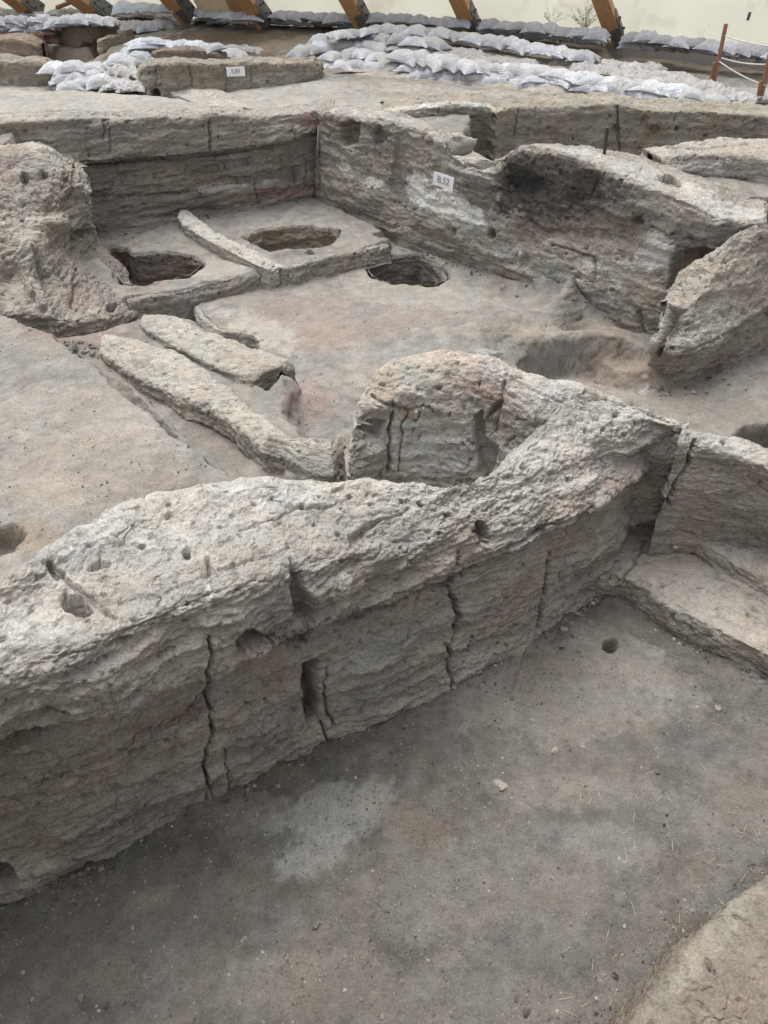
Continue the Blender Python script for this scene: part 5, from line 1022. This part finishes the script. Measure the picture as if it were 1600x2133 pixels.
# grit: countless crumbs on the front floor and on the room floor
def scatter(name, pts, rmin, rmax, seed, col, mat):
    rg = np.random.default_rng(seed); Vt, ft = [], []
    base = np.array([(0, 0, 1), (1, 0, 0), (0, 1, 0), (-1, 0, 0), (0, -1, 0), (0, 0, -1)], float); bf = np.array([(0, 1, 2), (0, 2, 3), (0, 3, 4), (0, 4, 1), (5, 2, 1), (5, 3, 2), (5, 4, 3), (5, 1, 4)])
    T = []
    for i, p in enumerate(pts):
        r = rmin*(rmax/rmin)**(rg.random()**2.2); q = base*r*rg.uniform(.6, 1.3, (6, 3)); a = rg.random()*6.28; c, s = math.cos(a), math.sin(a)
        q = np.stack([q[:, 0]*c-q[:, 1]*s, q[:, 0]*s+q[:, 1]*c, q[:, 2]*.75], -1)+p+np.array([0, 0, r*.3]); Vt.append(q); ft.append(bf+6*i)
        T.append(np.ones((6, 3))*np.array(col)*rg.choice([.4, .6, .8, 1.0, 1.5], p=[.2, .3, .25, .17, .08]))
    o = mesh_obj(name, np.concatenate(Vt), np.concatenate(ft), mat, tint=np.clip(np.concatenate(T), .02, .8), smooth=False, loc=(0, 0, 0)); tag(o, kind='stuff'); return o
rg = np.random.default_rng(5); pts = []
while len(pts) < 8500:
    px, py = rg.uniform(-30, 1630), rg.uniform(1200, 2160); p = PF(px, py); v = np.array([[p[0], p[1], 0]])
    dens = .35+.9*float(fbm(v, 1.6, 3, 1, 9)[0]); near = math.exp(-abs((py-(2133-(px-1300)*1.0)))/110.0) if px > 1000 else 0
    dw = (py-(1895-.50*px))/90.0; near2 = math.exp(-abs(dw)) if 0 < dw else 0
    if rg.random() < dens*.6+near*1.3+near2*.8: pts.append(np.array([p[0], p[1], z_front(p[0], p[1])]))
tag(scatter('grit', pts, .0020, .0095, 3, (.29, .265, .235), M_FLOOR), 'fine grit and crumbs strewn over the sunken front floor', 'grit')
pts = []
while len(pts) < 1800:
    px, py = rg.uniform(-20, 1600), rg.uniform(480, 1150); z = -.42 if px < 450 and py > 690 else -.95
    p = P(px, py, z); zz = z_main(p[0], p[1])
    if abs(zz-z) < .13: pts.append(np.array([p[0], p[1], zz]))
tag(scatter('grit', pts,   .003, .010, 4, (.27, .25, .22), M_FLOOR), 'sparse crumbs on the room floor and the left platform', 'grit')
pts = []
def foot_pts(line, n, fn, zf, spread):
    L = line
    for _ in range(n):
        k = int(rg.integers(0, len(L)-1)); t = rg.random(); a, b = fn(*L[k]), fn(*L[k+1]); q = a+(b-a)*t; d = b-a; nn = np.array([d[1], -d[0]])/np.linalg.norm(d[:2])
        o_ = -.01+rg.exponential(spread); x, y = q[0]+nn[0]*o_, q[1]+nn[1]*o_; pts.append(np.array([x, y, zf(x, y)]))
foot_pts([(0, 1900), (210, 1805), (430, 1690), (690, 1550), (940, 1440), (1130, 1335), (1215, 1272), (1280, 1215)], 900, PF, z_front, .045)
foot_pts([(1300, 1245), (1400, 1310), (1500, 1370), (1600, 1420)], 220, PF, z_front, .03)
o = scatter('crumbs', pts, .0025, .017, 8, (.30, .278, .246), M_WALL); tag(o, 'crumbled earth and small clods fallen along the foot of the near wall and bench', 'crumbs')
pts = []
foot_pts([(690, 424), (787, 486), (880, 524), (950, 553), (1040, 592), (1120, 618), (1210, 645), (1306, 672)], 260, lambda a, b: P(a, b, -.95), z_main, .06)
foot_pts([(90, 668), (160, 676), (230, 672), (300, 662)], 220, lambda a, b: P(a, b, -.5), z_main, .08)
foot_pts([(200, 492), (300, 480), (400, 455), (500, 438), (640, 414)], 160, lambda a, b: P(a, b, -.8), z_main, .05)
foot_pts([(1345, 815), (1400, 822), (1480, 790), (1540, 750), (1600, 715)], 160, lambda a, b: P(a, b, -1.08), z_main, .06)
o = scatter('crumbs', pts, .005, .026, 9, (.33, .305, .27), M_WALLF); tag(o, 'fallen crumbs of earth along the feet of the room walls', 'crumbs')
# straws
mb = MB()
for i in range(70):
    px, py = rg.uniform(1150, 1600), rg.uniform(1500, 2120); p = PF(px, py); a = rg.random()*3.14; l = rg.uniform(.008, .03); z = z_front(p[0], p[1])+.003
    mb.tube([(p[0]-l*math.cos(a), p[1]-l*math.sin(a), z), (p[0]+l*math.cos(a), p[1]+l*math.sin(a), z+rg.uniform(0, .006))], .0008, 4)
tag(mb.build('straw_bits', M_STRAW), 'short dry straw bits scattered on the right of the sunken floor', 'straw', kind='stuff')
for (px, py, z, r, sc, lb) in ((962, 300, .16, .17, (1, .8, 1.25), 'larger knobbly lump of broken wall above the dip right of the B.52 sign'), (1004, 338, .08, .12, (1.3, .9, .8), 'smaller broken lump of wall lower in the dip, next to the burnt section')):
    p = P(px, py, z); V, f = rock(px); V = V*r*np.array(sc)+p; V = V+.02*fbm(V, 14, 2, 1, 4)[:, None]
    o = mesh_obj('earth_lump', V, f, M_WALLF, tint=np.ones((len(V), 3))*np.array((.40, .375, .335))); tag(o, lb, 'earth lump')
# foil tag on the bench corner, pale stone behind the stump
p = P(1407, 1144, -.86); V, f = rock(3); o = mesh_obj('crumpled_tag', V*np.array([.018, .014, .008])+p+np.array([0, 0, .02]), f, M_FOIL, smooth=False); tag(o, 'tiny crumpled silvery tag lying at the top corner of the stepped bench', 'tag')
p = P(1018, 738, -.80); V, f = rock(9); o = mesh_obj('stone', V*np.array([.14, .055, .06])@np.array([[.9, -.3, 0], [.3, .9, 0], [0, 0, 1]])+p, f, M_WALL, tint=np.ones((len(V), 3))*np.array((.36, .36, .35)), smooth=False); tag(o, 'long grey stone lying just behind the top of the burnt stump', 'stone')
p = P(1590, 912, -1.05)
# wires and weeds
mb = MB(); p0 = P(668, 330, -.6)
a0 = VP(664, 262, A1, B1, -.04); pts = [a0]+[VP(x, y, A1, B1, -.06) for x, y in ((661, 320), (662, 370), (672, 395), (685, 416))]
o = MB().tube(pts, .010, 6).build('root', M_POST if False else plain('dry_root', (.20, .17, .14), .8, .2, 20), smooth=True); tag(o, 'thin dry root hanging down the rear right corner of the room', 'root')
wb = foot(1212, 52)
for k, (bx_, n) in enumerate(((1218, 26), (1150, 9))):
    mb = MB(); b = Vector(foot(bx_, 62 if k == 0 else 56)); rr = random.Random(k)
    for i in range(n):
        a = rr.uniform(-1.0, 1.0); L = rr.uniform(.15, .42 if k == 0 else .22); tip = b+Vector((math.sin(a)*L, -.05+rr.uniform(-.1, .1), math.cos(a)*L)); md = (b+tip)/2+Vector((rr.uniform(-.03, .03), 0, .03))
        mb.tube([b, md, tip], [.003, .0022, .0012], 4)
        for j in range(7):
            q = md+(tip-md)*rr.random()+Vector((rr.uniform(-.025, .025), rr.uniform(-.02, .02), rr.uniform(-.02, .02))); s = rr.uniform(.004, .009); mb.box(q, s*1.6, s*.5, s)
    o = mb.build('dry_weed', M_WEED); tag(o, ('spindly dry weed spreading against the fabric left of the largest rib', 'small sparse weed tuft left of the spindly weed')[k], 'weed')
sp_ = foot(1563, 45); sq = foot(1568, 28); o = MB().tube([sp_+np.array([0, .1, 0]), sq+np.array([0, .1, 0])], .02, 6).build('metal_peg', M_STEEL); tag(o, 'short grey peg leaning on the fabric at the upper right', 'peg')
print('done', time.time()-T0, 'objects', len(bpy.data.objects))
